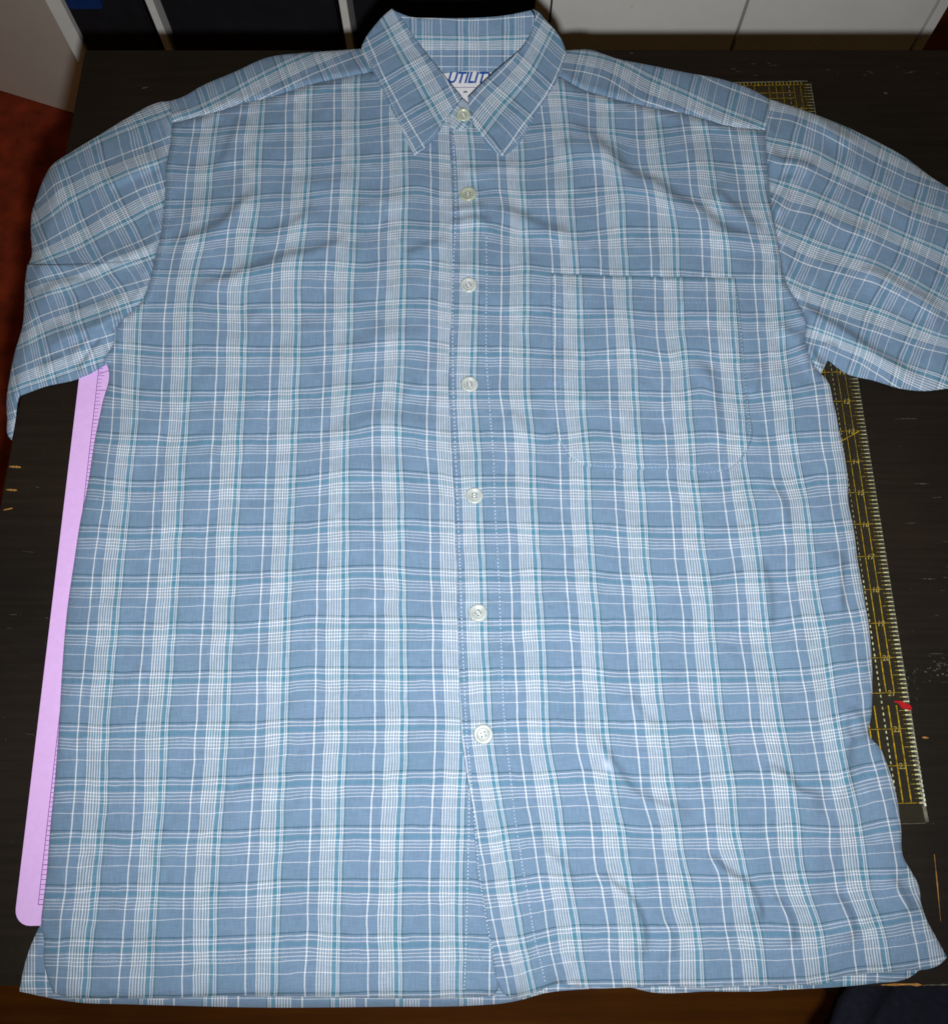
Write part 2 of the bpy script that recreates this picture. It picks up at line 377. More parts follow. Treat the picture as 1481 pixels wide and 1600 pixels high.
# ================================================================== CUTTING MAT
ZM = 0.0022
m0 = V(P(22, 1447, ZM)); m1 = V(P(123, 600, ZM)); m0.z = m1.z = 0
ey = (m1 - m0).normalized(); ex = Vector((ey.y, -ey.x, 0))
IN = 0.0254
mat_root = empty('cutting_mat', m0); tag(mat_root, 'pink cutting mat with rounded corners and inch ticks under the shirt', 'cutting mat')
def mw(x, y, z): p = ex * x + ey * y; return (p.x, p.y, z)
Wm, Lm, rc = 18 * IN, 24 * IN, 0.011
out = []
for cx, cy, a0_ in ((rc, rc, 180), (Wm - rc, rc, 270), (Wm - rc, Lm - rc, 0), (rc, Lm - rc, 90)):
    for k in range(7):
        a = math.radians(a0_ + 15 * k); out.append((cx + rc * math.cos(a), cy + rc * math.sin(a)))
bm = bmesh.new(); prism(bm, [mw(x, y, 0)[:2] for x, y in out], 0.0003, ZM)
bmesh.ops.recalc_face_normals(bm, faces=bm.faces)
link('mat_sheet', bm_mesh(bm, 'mat_sheet'), M_PINK, mat_root)
def strip(bm, xa, ya, xb, yb2, wd, z, fn):
    dx, dy = xb - xa, yb2 - ya; l = math.hypot(dx, dy); nx, ny = -dy / l * wd / 2, dx / l * wd / 2
    bm.faces.new([bm.verts.new(fn(x, y, z)) for x, y in ((xa + nx, ya + ny), (xb + nx, yb2 + ny), (xb - nx, yb2 - ny), (xa - nx, ya - ny))])
bm = bmesh.new(); X0, Y0 = 0.0150, 0.0133; zz = ZM + 0.0002; lw = 0.00045
strip(bm, X0, Y0, X0, Y0 + 23 * IN, lw, zz, mw); strip(bm, X0, Y0, X0 + 17 * IN, Y0, lw, zz, mw)
for k in range(1, 23 * 8):
    y = Y0 + k * IN / 8; L = 0.0085 if k % 8 == 0 else (0.0052 if k % 4 == 0 else 0.0036)
    if k % 8 == 0: L = 0.010
    strip(bm, X0 + 0.0003, y, X0 + L, y, lw * (1.1 if k % 8 == 0 else 0.8), zz + 0.00005, mw)
strip(bm, X0 + 0.0005, Y0 + 15.55 * IN, X0 + 0.03, Y0 + 16.02 * IN, lw, zz + 0.0001, mw)
tag(link('printed_scale', bm_mesh(bm, 'printed_scale'), M_MATINK, mat_root), kind='stuff')

# ================================================================== CLEAR RULER
ZR = 0.0033
r0 = V(P(1266, 126, ZR)); r1 = V(P(1451, 1287, ZR)); r0.z = r1.z = 0
print('ruler length m', (r1 - r0).length)
ry = (r1 - r0).normalized(); rx = Vector((ry.y, -ry.x, 0))      # ry runs down the ruler, rx towards its left (under the shirt)
if rx.x > 0: rx = -rx
RL = (r1 - r0).length; RU = RL / 24.72; RW = 6.5 * RU
ruler = empty('quilting_ruler', r0); tag(ruler, 'clear acrylic quilting ruler with yellow grid lines and numbers under the shirt', 'ruler')
def rw(x, y, z): p = rx * x + ry * y; return (p.x, p.y, z)
bm = bmesh.new(); rr_ = 0.003; out = []
for cx, cy, a0_ in ((rr_, rr_, 180), (RW - rr_, rr_, 270), (RW - rr_, RL - rr_, 0), (rr_, RL - rr_, 90)):
    for k in range(4):
        a = math.radians(a0_ + 30 * k); out.append((cx + rr_ * math.cos(a), cy + rr_ * math.sin(a)))
prism(bm, [rw(x, y, 0)[:2] for x, y in out], 0.0007, ZR)
bmesh.ops.recalc_face_normals(bm, faces=bm.faces)
link('ruler_body', bm_mesh(bm, 'ruler_body'), M_ACRYLIC, ruler)
for (xa, ya, xb, yb3, wd) in ((0.0004, 0.003, 0.0004, 0.05, 0.0005), (0.0018, RL - 0.0115, 0.0012, RL - 0.0012, 0.0024), (0.003, 0.0004, RW, 0.0004, 0.0010), (0.003, RL - 0.0004, RW, RL - 0.0004, 0.0003)):
    bm = bmesh.new(); strip(bm, xa, ya, xb, yb3, wd, ZR + 0.0001, rw); link('polished_edge', bm_mesh(bm, 'polished_edge'), M_EDGE, ruler)
ry0 = 0.17 * RU
zz = ZR + 0.0002
bmg, bmp = bmesh.new(), bmesh.new()
for off in (0.40, 0.63, 1.03, 1.25, 1.5, 2, 3, 4, 5, 6):
    for k in range(24):
        if k == 21: 
            strip(bmg, off * RU, ry0 + (k + 0.35) * RU, off * RU, ry0 + (k + 0.97) * RU, 0.00085, zz, rw); continue
        strip(bmg, off * RU, ry0 + (k + 0.02) * RU, off * RU, ry0 + (k + 0.985) * RU, 0.00022 + 0.00065 * max(0, (k - 11) / 12), zz, rw)  # lines widen down the ruler: stronger flash glint put into their width
for k in range(24 * 6): strip(bmp, 0.80 * RU, ry0 + (k + 0.3) / 6 * RU, 0.80 * RU, ry0 + (k + 0.75) / 6 * RU, 0.00085 if k > 105 else 0.0003, zz, rw)  # lower dashes drawn wider to stand in for glinting ink
for k in range(0, 25): strip(bmg, 0.30 * RU, ry0 + k * RU, RW - 0.1 * RU, ry0 + k * RU, 0.00035, zz + 0.00005, rw)
for k in range(0, 24 * 8 + 1):
    y = ry0 + k / 8 * RU; L = 0.16 + 0.08 * (k % 4 == 0) 
    g = min(1.0, max(0.0, (k - 70) / 110.0))  # ticks thicken downwards, flash glint drawn in as width
    strip(bmp, 0.018 * RU, y, (0.05 + 0.13) * RU, y, 0.00028 + 0.00080 * g, zz, rw)
    strip(bmg, 0.185 * RU, y, (0.05 + L + 0.06) * RU, y, 0.0003, zz + 0.0001, rw)
for k in range(0, 44): strip(bmg, (0.35 + k / 8) * RU, 0.0012, (0.35 + k / 8) * RU, 0.0040, 0.0006, zz, rw)
for k in (0.32, 0.55, 0.9): strip(bmg, 0.6 * RU, ry0 + k * RU, RW, ry0 + k * RU, 0.0003, zz, rw)
strip(bmg, 0.20 * RU, ry0 + 13.0 * RU, 1.0 * RU, ry0 + 13.42 * RU, 0.0006, zz + 0.0001, rw)
tag(link('yellow_grid', bm_mesh(bmg, 'yellow_grid'), M_GOLD, ruler), kind='stuff')
tag(link('edge_ticks', bm_mesh(bmp, 'edge_ticks'), M_PALE, ruler), kind='stuff')
def text_mesh(s, size, shear=0.0, bold=0.0, sx=1.0):
    c = bpy.data.curves.new('txt', 'FONT'); c.body = s; c.size = size; c.shear = shear; c.align_x = 'CENTER'; c.align_y = 'CENTER'
    c.offset = bold; c.extrude = 0.00005; c.resolution_u = 3
    o = bpy.data.objects.new('txt', c); COL.objects.link(o)
    bpy.context.view_layer.update()
    me = bpy.data.meshes.new_from_object(o.evaluated_get(bpy.context.evaluated_depsgraph_get()))
    bpy.data.objects.remove(o); bpy.data.curves.remove(c); me.materials.clear()
    return me
for k in range(1, 24):
    o = link('number', text_mesh(str(k), 0.0058, 0.25, 0.0), M_DIMINK, ruler)
    o.location = rw(0.50 * RU, ry0 + k * RU + 0.0005, zz + 0.0002)
    o.rotation_euler = (0, 0, math.atan2(-rx.y, -rx.x))
# red tape on the ruler edge
bm = bmesh.new()
pts = [(1411, 1097), (1403, 1094.5), (1397, 1095), (1396, 1097), (1403, 1099), (1406, 1103), (1409, 1107), (1415, 1107.5), (1419, 1110), (1424, 1109.5), (1423.5, 1105), (1421, 1101.5), (1416, 1099)]
top = [bm.verts.new(V(P(x, y, ZR + 0.0012)) ) for x, y in pts]; bot = [bm.verts.new(V(P(x, y, ZR + 0.0004))) for x, y in pts]
bm.faces.new(top)
for i in range(len(pts)): bm.faces.new((bot[i], bot[(i + 1) % len(pts)], top[(i + 1) % len(pts)], top[i]))
bmesh.ops.recalc_face_normals(bm, faces=bm.faces)
tag(link('tape_scrap', bm_mesh(bm, 'tape_scrap'), M_RED), 'small torn scrap of red tape stuck on the clear ruler', 'tape')

# ================================================================== SHIRT: digitised cloth
exec_L = None
# vertical single white stripes u = k (photo pixels), dark weft lines v = j
LU = {0: [(87, 1550), (91, 1487), (94, 1435), (100, 1400), (106, 1340), (114, 1267), (119, 1200), (120.5, 1150), (129.5, 1050), (139.5, 950), (150.5, 850), (161, 782), (166, 732), (174, 675), (177.5, 607), (179, 550)],
      1: [(184, 1550), (190, 1480), (197.5, 1400), (204, 1320), (209, 1250), (211, 1150), (219, 1050), (227.5, 950), (236, 850), (239, 800), (245.5, 700), (253, 600), (256, 500), (263.7, 432), (272.5, 390), (281, 367), (286, 332), (292.5, 270), (297, 235), (302.5, 197)],
      2: [(284, 1550), (285, 1480), (287, 1400), (292, 1320), (297.5, 1250), (305, 1150), (311, 1050), (317.5, 950), (322, 850), (325.5, 800), (331, 700), (337, 600), (340, 500), (341, 447), (350, 415), (356, 360), (364, 320), (366, 270), (369, 215), (375, 180)],
      3: [(382.5, 1550), (382.5, 1475), (384, 1400), (389, 1312), (393, 1250), (399, 1150), (401.5, 1050), (406, 950), (410, 850), (412.5, 800), (417, 700), (421, 600), (424, 500), (426, 412), (432.5, 382), (439, 337), (441, 300), (445, 250), (446, 175)],
      4: [(475.5, 1550), (477, 1500), (480, 1450), (480.5, 1400), (484.5, 1300), (485, 1250), (490, 1150), (492.5, 1050), (494, 950), (495, 900), (498, 800), (501, 700), (504.5, 600), (507, 500), (509, 412), (514, 350), (517.5, 300), (521, 237), (521, 162)],
      5: [(574, 1550), (574, 1500), (572.5, 1440), (575, 1400), (578, 1300), (580.5, 1250), (584.5, 1150), (584.5, 1050), (585, 950), (584.5, 900), (583, 800), (581, 700), (580.5, 660), (584.5, 600), (588, 475), (590.5, 412), (592, 362), (595, 300), (596, 237), (595, 162)],
      6: [(671, 1550), (670.5, 1475), (670, 1400), (672.5, 1300), (675, 1250), (678, 1162), (679, 1125), (676, 1050), (674.5, 950), (672, 900), (671, 800), (669.5, 750), (666, 700), (665.5, 662), (667.5, 600), (669.5, 500), (671, 437), (672, 375), (672.5, 300), (671, 225)],
      7: [(764, 1500), (764, 1450), (765, 1300), (768, 1100), (762, 800), (752, 500), (752, 300)]}
LV = {0: [(272, 197), (347, 197), (422, 192), (450, 191), (525, 187), (575, 186), (615, 181)],
      1: [(272, 256), (310, 257), (372, 249), (442, 249), (512, 245), (575, 240), (675, 237)],
      2: [(260, 311), (322, 310), (372, 307), (422, 301), (475, 300), (525, 294), (600, 295), (650, 289), (695, 297)],
      3: [(260, 371), (335, 359), (372, 355), (425, 356), (487, 347), (525, 347), (575, 349), (625, 342), (670, 345), (700, 347)],
      4: [(242, 420), (310, 420), (372, 419), (412, 412), (437, 407), (475, 405), (525, 406), (575, 409), (612, 405), (662, 404), (700, 409)],
      5: [(235, 472), (310, 471), (410, 472), (437, 471), (500, 471), (550, 470), (612, 466), (675, 466), (700, 471)],
      6: [(197, 535), (260, 539), (385, 540), (475, 540), (550, 535), (600, 531), (650, 529), (700, 535)],
      7: [(172, 600), (222, 607), (310, 609), (410, 607), (450, 606), (525, 601), (575, 597), (612, 594), (650, 599), (700, 602)],
      8: [(160, 674), (222, 677), (285, 679), (335, 677), (411, 676), (475, 674), (537, 671), (587, 662), (625, 664), (675, 670), (700, 672)],
      9: [(150, 744), (210, 750), (285, 747), (360, 745), (411, 745), (475, 742), (550, 732), (600, 734), (650, 736), (700, 741)],
      10: [(130, 819), (210, 822), (285, 820), (405, 817), (475, 815), (525, 810), (575, 810), (625, 809), (700, 812)],
      11: [(117, 896), (235, 897), (360, 894), (411, 891), (462, 889), (525, 884), (600, 882), (650, 887), (710, 889)],
      12: [(110, 972), (210, 972), (310, 971), (411, 968), (475, 962), (550, 961), (650, 962), (710, 964)],
      13: [(100, 1047), (210, 1049), (310, 1047), (405, 1045), (500, 1041), (600, 1041), (712, 1042)],
      14: [(97, 1129), (160, 1131), (260, 1129), (405, 1126), (475, 1121), (600, 1120), (717, 1121)],
      15: [(87, 1214), (210, 1214), (360, 1212), (400, 1210), (500, 1206), (600, 1204), (725, 1202)],
      16: [(82, 1297), (195, 1297), (345, 1296), (400, 1294), (475, 1291), (575, 1289), (675, 1289), (737, 1290)],
      17: [(77, 1381), (195, 1380), (345, 1379), (400, 1377), (475, 1372), (575, 1372), (725, 1372)],
      18: [(70, 1465), (195, 1466), (345, 1462), (400, 1460), (475, 1456), (575, 1459), (675, 1457), (755, 1459)],
      19: [(82, 1557), (170, 1556), (345, 1552), (425, 1551), (500, 1550), (600, 1549), (700, 1547)]}
RU_ = {-1: [(700, 260), (703, 480), (700, 650), (708, 800), (714, 1000), (722, 1150), (745, 1290), (768, 1430), (790, 1530)],
       0: [(777, 250), (780, 300), (784.5, 330), (782.5, 362), (783, 412), (782, 462), (781, 525), (781, 575), (780, 612), (784, 642), (787.5, 675), (789.5, 725), (790, 775), (793, 825), (795.5, 862), (798, 925), (801, 1000), (805, 1062), (807, 1112), (810, 1162), (815, 1200), (820, 1230), (824, 1262), (829, 1287), (835, 1325), (841, 1370), (849, 1417), (855, 1462), (862.5, 1500), (870, 1530)],
       1: [(844, 165), (849, 200), (852.5, 262), (854.5, 325), (859, 370), (862, 420), (863, 520), (866, 620), (874, 720), (875, 762), (877, 800), (880.5, 855), (884, 912), (887.5, 957), (891, 1000), (894, 1050), (897, 1112), (901, 1170), (910, 1207), (913, 1232), (919, 1262), (924, 1300), (927.5, 1340), (930, 1362), (939, 1387), (944, 1420), (949.5, 1457), (951, 1495), (957, 1537)],
       2: [(918, 162), (920, 210), (926, 242), (930, 287), (932.5, 337), (936, 387), (938, 425), (944, 530), (949, 640), (957.5, 720), (959, 750), (961, 795), (964, 837), (967, 880), (971, 917), (975, 962), (979, 1012), (982, 1057), (986, 1095), (991, 1132), (994.5, 1170), (998.5, 1207), (1002, 1240), (1009, 1267), (1016, 1292), (1020, 1325), (1025, 1362), (1030, 1400), (1036, 1435), (1044, 1455), (1045, 1487), (1045, 1537)],
       3: [(991, 165), (994, 212), (999, 262), (1006, 287), (1011, 312), (1012.5, 350), (1016, 400), (1017, 425), (1021, 520), (1030, 640), (1039, 712), (1041, 735), (1045, 770), (1049, 812), (1052, 857), (1059, 917), (1065, 957), (1068, 1000), (1072, 1050), (1077, 1105), (1084, 1150), (1089, 1187), (1094.5, 1230), (1100, 1275), (1104, 1312), (1108, 1338), (1121, 1365), (1126, 1400), (1132, 1450), (1139, 1487), (1144, 1537)],
       4: [(1062, 177), (1069, 215), (1075, 262), (1081, 312), (1091, 335), (1094, 362), (1096, 412), (1101, 510), (1110, 620), (1122, 712), (1125, 742), (1130, 780), (1136, 825), (1142, 862), (1149, 907), (1152, 955), (1156, 1000), (1164, 1057), (1169, 1100), (1174, 1142), (1182, 1182), (1190, 1220), (1194, 1255), (1197, 1310), (1204, 1355), (1210, 1387), (1220, 1417), (1230, 1442), (1234, 1470), (1237, 1500), (1242, 1537)],
       5: [(1137, 195), (1144, 237), (1150, 275), (1155, 312), (1167, 355), (1172, 375), (1176, 395), (1177, 437), (1181, 487), (1183, 525), (1186, 562), (1189, 607), (1194, 655), (1200, 705), (1207, 755), (1219, 785), (1222, 822), (1227, 858), (1228, 900), (1234, 945), (1242, 1000), (1252, 1055), (1261, 1112), (1270, 1162), (1279, 1211), (1286, 1252), (1294, 1292), (1295, 1325), (1301, 1365), (1307, 1397), (1322, 1432), (1329, 1455), (1332, 1482), (1337, 1522)],
       6: [(1264, 560), (1271, 597), (1277, 645), (1281, 687), (1290, 732), (1294, 770), (1302, 817), (1309, 858), (1315, 912), (1326, 957), (1334, 1000), (1340, 1050), (1345, 1087), (1351, 1132), (1357, 1172), (1367, 1205), (1378, 1247), (1387, 1287), (1395, 1327), (1399, 1355), (1401, 1390), (1419, 1427), (1425, 1455), (1431, 1482), (1436, 1515)]}
RV = {0: [(822, 195), (860, 192), (890, 191), (915, 197), (952, 200), (990, 202), (1027, 200), (1070, 195), (1112, 195), (1150, 197)],
      1: [(740, 249), (790, 250), (827, 250), (877, 242), (915, 237), (952, 240), (977, 255), (1015, 257), (1052, 255), (1088, 250), (1120, 251), (1150, 254), (1185, 255)],
      2: [(752, 297), (770, 294), (802, 296), (852, 295), (915, 292), (977, 290), (1015, 295), (1063, 304), (1110, 310), (1137, 315), (1162, 315), (1195, 315)],
      3: [(745, 345), (770, 346), (815, 357), (852, 356), (902, 361), (952, 356), (1015, 354), (1102, 357), (1125, 360), (1155, 361), (1182, 365), (1207, 367)],
      4: [(747, 411), (790, 415), (822, 411), (865, 416), (915, 417), (965, 420), (1027, 420), (1075, 421), (1125, 425), (1175, 426), (1217, 427)],
      5: [(747, 475), (782, 477), (840, 476), (890, 480), (927, 481), (977, 482), (1027, 485), (1075, 485), (1112, 485), (1175, 486), (1225, 485)],
      6: [(747, 539), (790, 540), (852, 544), (915, 546), (977, 542), (1015, 546), (1040, 549), (1077, 544), (1105, 547), (1150, 550), (1187, 550), (1225, 546), (1255, 535)],
      7: [(747, 607), (815, 607), (865, 607), (927, 609), (990, 609), (1065, 610), (1100, 606), (1112, 610), (1162, 614), (1200, 610), (1237, 605), (1282, 596)],
      8: [(747, 672), (802, 672), (852, 676), (890, 674), (925, 670), (965, 674), (1015, 676), (1075, 674), (1117, 672), (1150, 677), (1200, 679), (1237, 675), (1275, 672), (1310, 671)],
      9: [(755, 742), (827, 742), (890, 745), (940, 746), (990, 749), (1040, 749), (1088, 751), (1150, 747), (1190, 745), (1225, 747), (1275, 740), (1320, 737)],
      10: [(777, 814), (840, 816), (902, 816), (940, 817), (990, 821), (1040, 821), (1088, 822), (1150, 822), (1187, 819), (1225, 815), (1275, 814), (1312, 811)],
      11: [(740, 889), (790, 889), (840, 887), (880, 889), (927, 890), (977, 894), (1027, 896), (1101, 897), (1162, 892), (1212, 891), (1275, 886), (1325, 879)],
      12: [(765, 966), (815, 965), (877, 964), (915, 966), (977, 967), (1040, 967), (1101, 967), (1162, 967), (1212, 966), (1250, 961), (1300, 956), (1345, 950)],
      13: [(765, 1042), (840, 1042), (915, 1042), (965, 1046), (1040, 1046), (1102, 1045), (1150, 1045), (1212, 1044), (1262, 1042), (1300, 1036), (1355, 1029)],
      14: [(765, 1125), (815, 1122), (890, 1124), (952, 1125), (1040, 1126), (1115, 1126), (1200, 1124), (1262, 1122), (1300, 1116), (1337, 1109)],
      15: [(760, 1206), (815, 1206), (865, 1204), (915, 1202), (965, 1207), (1040, 1209), (1113, 1207), (1200, 1204), (1262, 1206), (1300, 1204), (1325, 1199), (1375, 1189)],
      16: [(752, 1296), (790, 1291), (840, 1286), (915, 1286), (965, 1287), (1040, 1290), (1102, 1287), (1185, 1289), (1235, 1287), (1285, 1290), (1335, 1289), (1385, 1277), (1405, 1275)],
      17: [(765, 1375), (802, 1372), (840, 1365), (890, 1366), (927, 1365), (990, 1365), (1040, 1365), (1102, 1366), (1172, 1366), (1222, 1362), (1285, 1360), (1347, 1356), (1410, 1355)],
      18: [(772, 1465), (815, 1460), (852, 1450), (902, 1444), (965, 1444), (1040, 1444), (1102, 1442), (1160, 1441), (1222, 1442), (1272, 1442), (1322, 1435), (1360, 1430), (1410, 1422), (1437, 1417)],
      19: [(815, 1550), (877, 1532), (952, 1531), (1040, 1530), (1102, 1529), (1185, 1527), (1260, 1525), (1335, 1510), (1397, 1505)]}
PU = {1: [(866, 432), (866, 549), (867, 630), (874, 697)], 2: [(943, 432), (949, 549), (952, 630), (957.5, 711)],
      3: [(1022, 435), (1026, 535), (1032, 576), (1034.5, 643), (1041, 711)], 4: [(1102, 435), (1107.5, 535), (1111.6, 589), (1118, 657), (1122, 711)]}
# left sleeve: stripes run along the arm
SU = {0: [(255, 140), (200, 160), (140, 190), (90, 225)],
      1: [(267, 212), (220, 230), (180, 245), (142, 260), (112, 275), (87, 287), (62, 312)],
      2: [(260, 281), (222, 294), (180, 315), (142, 337), (97, 362), (60, 382)],
      3: [(252, 360), (210, 380), (167, 397), (140, 412), (100, 425), (60, 436)],
      4: [(234, 435), (190, 447), (147, 464), (97, 482), (60, 495), (40, 507)],
      5: [(180, 520), (125, 537), (90, 549), (60, 560), (25, 575)], 6: [(150, 600), (100, 618), (50, 632)]}
SV = {-1: [(262, 165), (285, 215), (300, 270), (310, 340)],
      0: [(228, 187), (240, 222), (252, 262), (262, 300), (280, 360)], 1: [(155, 205), (168, 255), (182, 290), (200, 325), (222, 367), (236, 400)],
      2: [(102, 245), (118, 290), (135, 345), (150, 375), (168, 410), (195, 448), (207, 472)], 3: [(48, 300), (70, 360), (88, 405), (120, 460), (129, 496), (145, 540)],
      4: [(20, 400), (45, 440), (57, 475), (69, 508), (82, 560), (92, 600)], 5: [(10, 500), (20, 550), (32, 610)]}
TU = {5: [(1199, 184), (1235, 190), (1275, 206), (1340, 241), (1408, 276), (1481, 302)],
      4: [(1200, 251), (1217, 256), (1245, 259), (1287, 277), (1325, 295), (1370, 315), (1410, 335), (1481, 361)],
      3: [(1207, 312), (1230, 327), (1270, 337), (1312, 358), (1341, 368), (1395, 391), (1446, 415), (1481, 433)],
      2: [(1217, 392), (1250, 410), (1300, 425), (1370, 445), (1434, 478), (1481, 502)],
      1: [(1248, 478), (1300, 497), (1341, 512), (1410, 535), (1481, 554)], 0: [(1285, 543), (1308, 553), (1341, 567), (1395, 602), (1450, 630)]}
TV = {-1: [(1240, 195), (1224, 252), (1207, 300)], 0: [(1308, 215), (1300, 262), (1278, 313), (1248, 379), (1230, 421)],
      1: [(1372, 235), (1362, 270), (1344, 319), (1326, 370), (1290, 448), (1281, 472)], 2: [(1435, 280), (1419, 337), (1392, 412), (1350, 490), (1335, 540)],
      3: [(1490, 330), (1455, 440), (1420, 510), (1400, 560)], 4: [(1530, 420), (1490, 520), (1470, 580)]}

class TPS:
    def __init__(self, d, lam=40.0):
        x, y, v = [], [], []
        for k, pts in d.items():
            for (a, b) in pts: x.append(a / 100); y.append(b / 100); v.append(k)
        self.c = np.stack([x, y], 1); n = len(x)
        K = self.k(self.c) + np.eye(n) * lam * 1e-4
        Pm = np.concatenate([np.ones((n, 1)), self.c], 1)
        A_ = np.zeros((n + 3, n + 3)); A_[:n, :n] = K; A_[:n, n:] = Pm; A_[n:, :n] = Pm.T
        self.w = np.linalg.solve(A_, np.concatenate([v, np.zeros(3)]))
    def k(self, q):
        r2 = ((q[:, None, :] - self.c[None]) ** 2).sum(-1)
        return 0.5 * r2 * np.log(np.maximum(r2, 1e-12))
    def __call__(self, x, y):
        q = np.stack([x, y], 1) / 100; n = len(self.c)
        return self.k(q) @ self.w[:n] + self.w[n] + q @ self.w[n + 1:]

# ------------------------------------------------------------------ outlines (photo pixels)
L_SIDE = [(163, 560), (170, 577), (160, 632), (150, 680), (137, 762), (126, 815), (116, 880), (106, 950), (97.5, 1050), (92.5, 1137), (87, 1212), (79, 1295), (72.5, 1375), (67.5, 1415), (65, 1445), (69, 1467), (69, 1500), (74, 1525), (84, 1552)]
L_HEM = [(84, 1552), (105, 1558), (170, 1560), (270, 1560), (345, 1556), (400, 1557), (500, 1558), (600, 1560), (712, 1560), (772, 1556)]
R_EDGE = [(701, 190), (704, 250), (706, 312), (706, 375), (704, 425), (704, 500), (701, 575), (704, 675), (706, 725), (710, 775), (710, 850), (714, 950), (716, 1025), (720, 1125), (722, 1162), (729, 1212), (736, 1250), (742, 1312), (747, 1370), (755, 1410), (762, 1450), (767, 1487), (772, 1515), (777, 1537), (787, 1553), (803, 1561)]
R_HEM = [(803, 1561), (822, 1557), (840, 1550), (856, 1542), (872, 1537), (895, 1540), (915, 1544), (957, 1544), (1000, 1542), (1040, 1541), (1110, 1544), (1160, 1541), (1197, 1540), (1240, 1539), (1295, 1535), (1310, 1527), (1335, 1524), (1355, 1521), (1392, 1519), (1422, 1516), (1450, 1514), (1466, 1508), (1479, 1496)]
R_SIDE = [(1282, 584), (1290, 592), (1302, 632), (1311, 675), (1321, 725), (1324, 755), (1325, 787), (1332, 820), (1339, 875), (1347, 920), (1356, 975), (1361, 1025), (1362, 1075), (1360, 1122), (1356, 1145), (1375, 1170), (1388, 1202), (1400, 1245), (1407, 1295), (1411, 1340), (1422, 1360), (1435, 1385), (1438, 1410), (1447, 1437), (1462, 1465), (1479, 1496)]
L_ARM = [(270, 192), (267, 222), (261, 255), (259, 290), (255, 342), (250, 375), (245, 395), (239, 420), (232, 447), (222, 470), (207, 487), (190, 502), (182, 515), (178, 537), (163, 560)]
R_ARM = [(1195, 204), (1197, 245), (1200, 280), (1204, 320), (1209, 347), (1215, 382), (1221, 420), (1229, 445), (1240, 465), (1252, 487), (1259, 510), (1257, 530), (1260, 545), (1267, 567), (1282, 584)]
L_YOKE = [(270, 192), (310, 182), (347, 172), (385, 160), (410, 155), (486, 132), (579, 113)]
R_YOKE = [(1195, 204), (1137, 197), (1078, 180), (1007, 166), (952, 153), (910, 140), (872, 119)]
L_YTOP = [(265, 158), (284, 152), (316, 134), (365, 113), (421, 89), (470, 83), (527, 79), (566, 76)]
R_YTOP = [(1202, 155), (1170, 138), (1128, 124), (1070, 113), (1011, 101), (965, 92), (919, 77.5), (882, 79)]
LS_TOP = [(265, 158), (253, 159), (203, 182), (162, 207), (113, 237), (81, 259), (67, 284), (57, 312), (51, 330), (49, 370), (50, 400), (45, 414), (42, 428), (39, 472), (36, 508), (24, 550), (15, 595), (11, 625), (12, 655), (14, 682), (19, 688), (23, 668), (28, 630)]
LS_BOT = [(28, 630), (31, 619), (72, 604), (120, 593), (144, 583), (166, 570)]
RS_TOP = [(1202, 155), (1254, 172), (1300, 189), (1363, 218), (1409, 243), (1455, 277), (1500, 305), (1545, 340)]
RS_BOT = [(1282, 584), (1293, 563), (1320, 583), (1365, 595), (1410, 608), (1440, 611), (1481, 607), (1540, 600)]
B_HEM = [(60, 1452), (46, 1485), (38, 1512), (31, 1549), (58, 1555), (82, 1560), (120, 1566), (195, 1569), (270, 1571), (390, 1574), (600, 1573), (740, 1571), (790, 1567), (815, 1562), (850, 1552), (907, 1546), (990, 1544), (1010, 1549), (1110, 1549), (1185, 1549), (1235, 1546), (1310, 1542), (1360, 1537), (1424, 1525), (1440, 1512)]

def smooth(pts, step=5.0, corner=48):
    """Hermite curve through points; sharp corners stay sharp"""
    p = np.array(pts, float); n = len(p)
    seg = p[1:] - p[:-1]; ln = np.maximum(np.hypot(seg[:, 0], seg[:, 1]), 1e-6); un = seg / ln[:, None]
    out = []
    for i in range(n - 1):
        def tan(j, side):
            if j == 0 or j == n - 1: return un[min(i, n - 2)]
            a, b = un[j - 1], un[j]
            if math.degrees(math.acos(max(-1, min(1, float(a @ b))))) > corner: return un[i]
            t = a * ln[j] + b * ln[j - 1]; return t / np.linalg.norm(t)
        t0, t1 = tan(i, 0) * ln[i], tan(i + 1, 1) * ln[i]
        m = max(1, int(round(ln[i] / step)))
        for k in range(m):
            s = k / m; h00 = 2 * s ** 3 - 3 * s * s + 1; h10 = s ** 3 - 2 * s * s + s; h01 = -2 * s ** 3 + 3 * s * s; h11 = s ** 3 - s * s
            out.append(h00 * p[i] + h10 * t0 + h01 * p[i + 1] + h11 * t1)
    out.append(p[-1]); return [tuple(q) for q in out]
def polydist(x, y, line, want=False):
    """distance to polyline; optional signed distance and run parameter 0..1"""
    L = np.array(line, float); best = np.full(x.shape, 1e9); sd = np.zeros_like(best); tt = np.zeros_like(best)
    cum = np.concatenate([[0], np.cumsum(np.hypot(*(L[1:] - L[:-1]).T))]); tot = cum[-1]
    for i in range(len(L) - 1):
        a, b = L[i], L[i + 1]; d_ = b - a; l2 = d_ @ d_
        if l2 < 1e-9: continue
        t = np.clip(((x - a[0]) * d_[0] + (y - a[1]) * d_[1]) / l2, 0, 1)
        ex_, ey_ = x - a[0] - t * d_[0], y - a[1] - t * d_[1]; dd = np.hypot(ex_, ey_); m = dd < best
        best = np.where(m, dd, best)
        if want:
            s = np.sign(d_[0] * ey_ - d_[1] * ex_); sd = np.where(m, dd * s, sd); tt = np.where(m, (cum[i] + t * math.sqrt(l2)) / tot, tt)
    return (best, sd, tt) if want else best
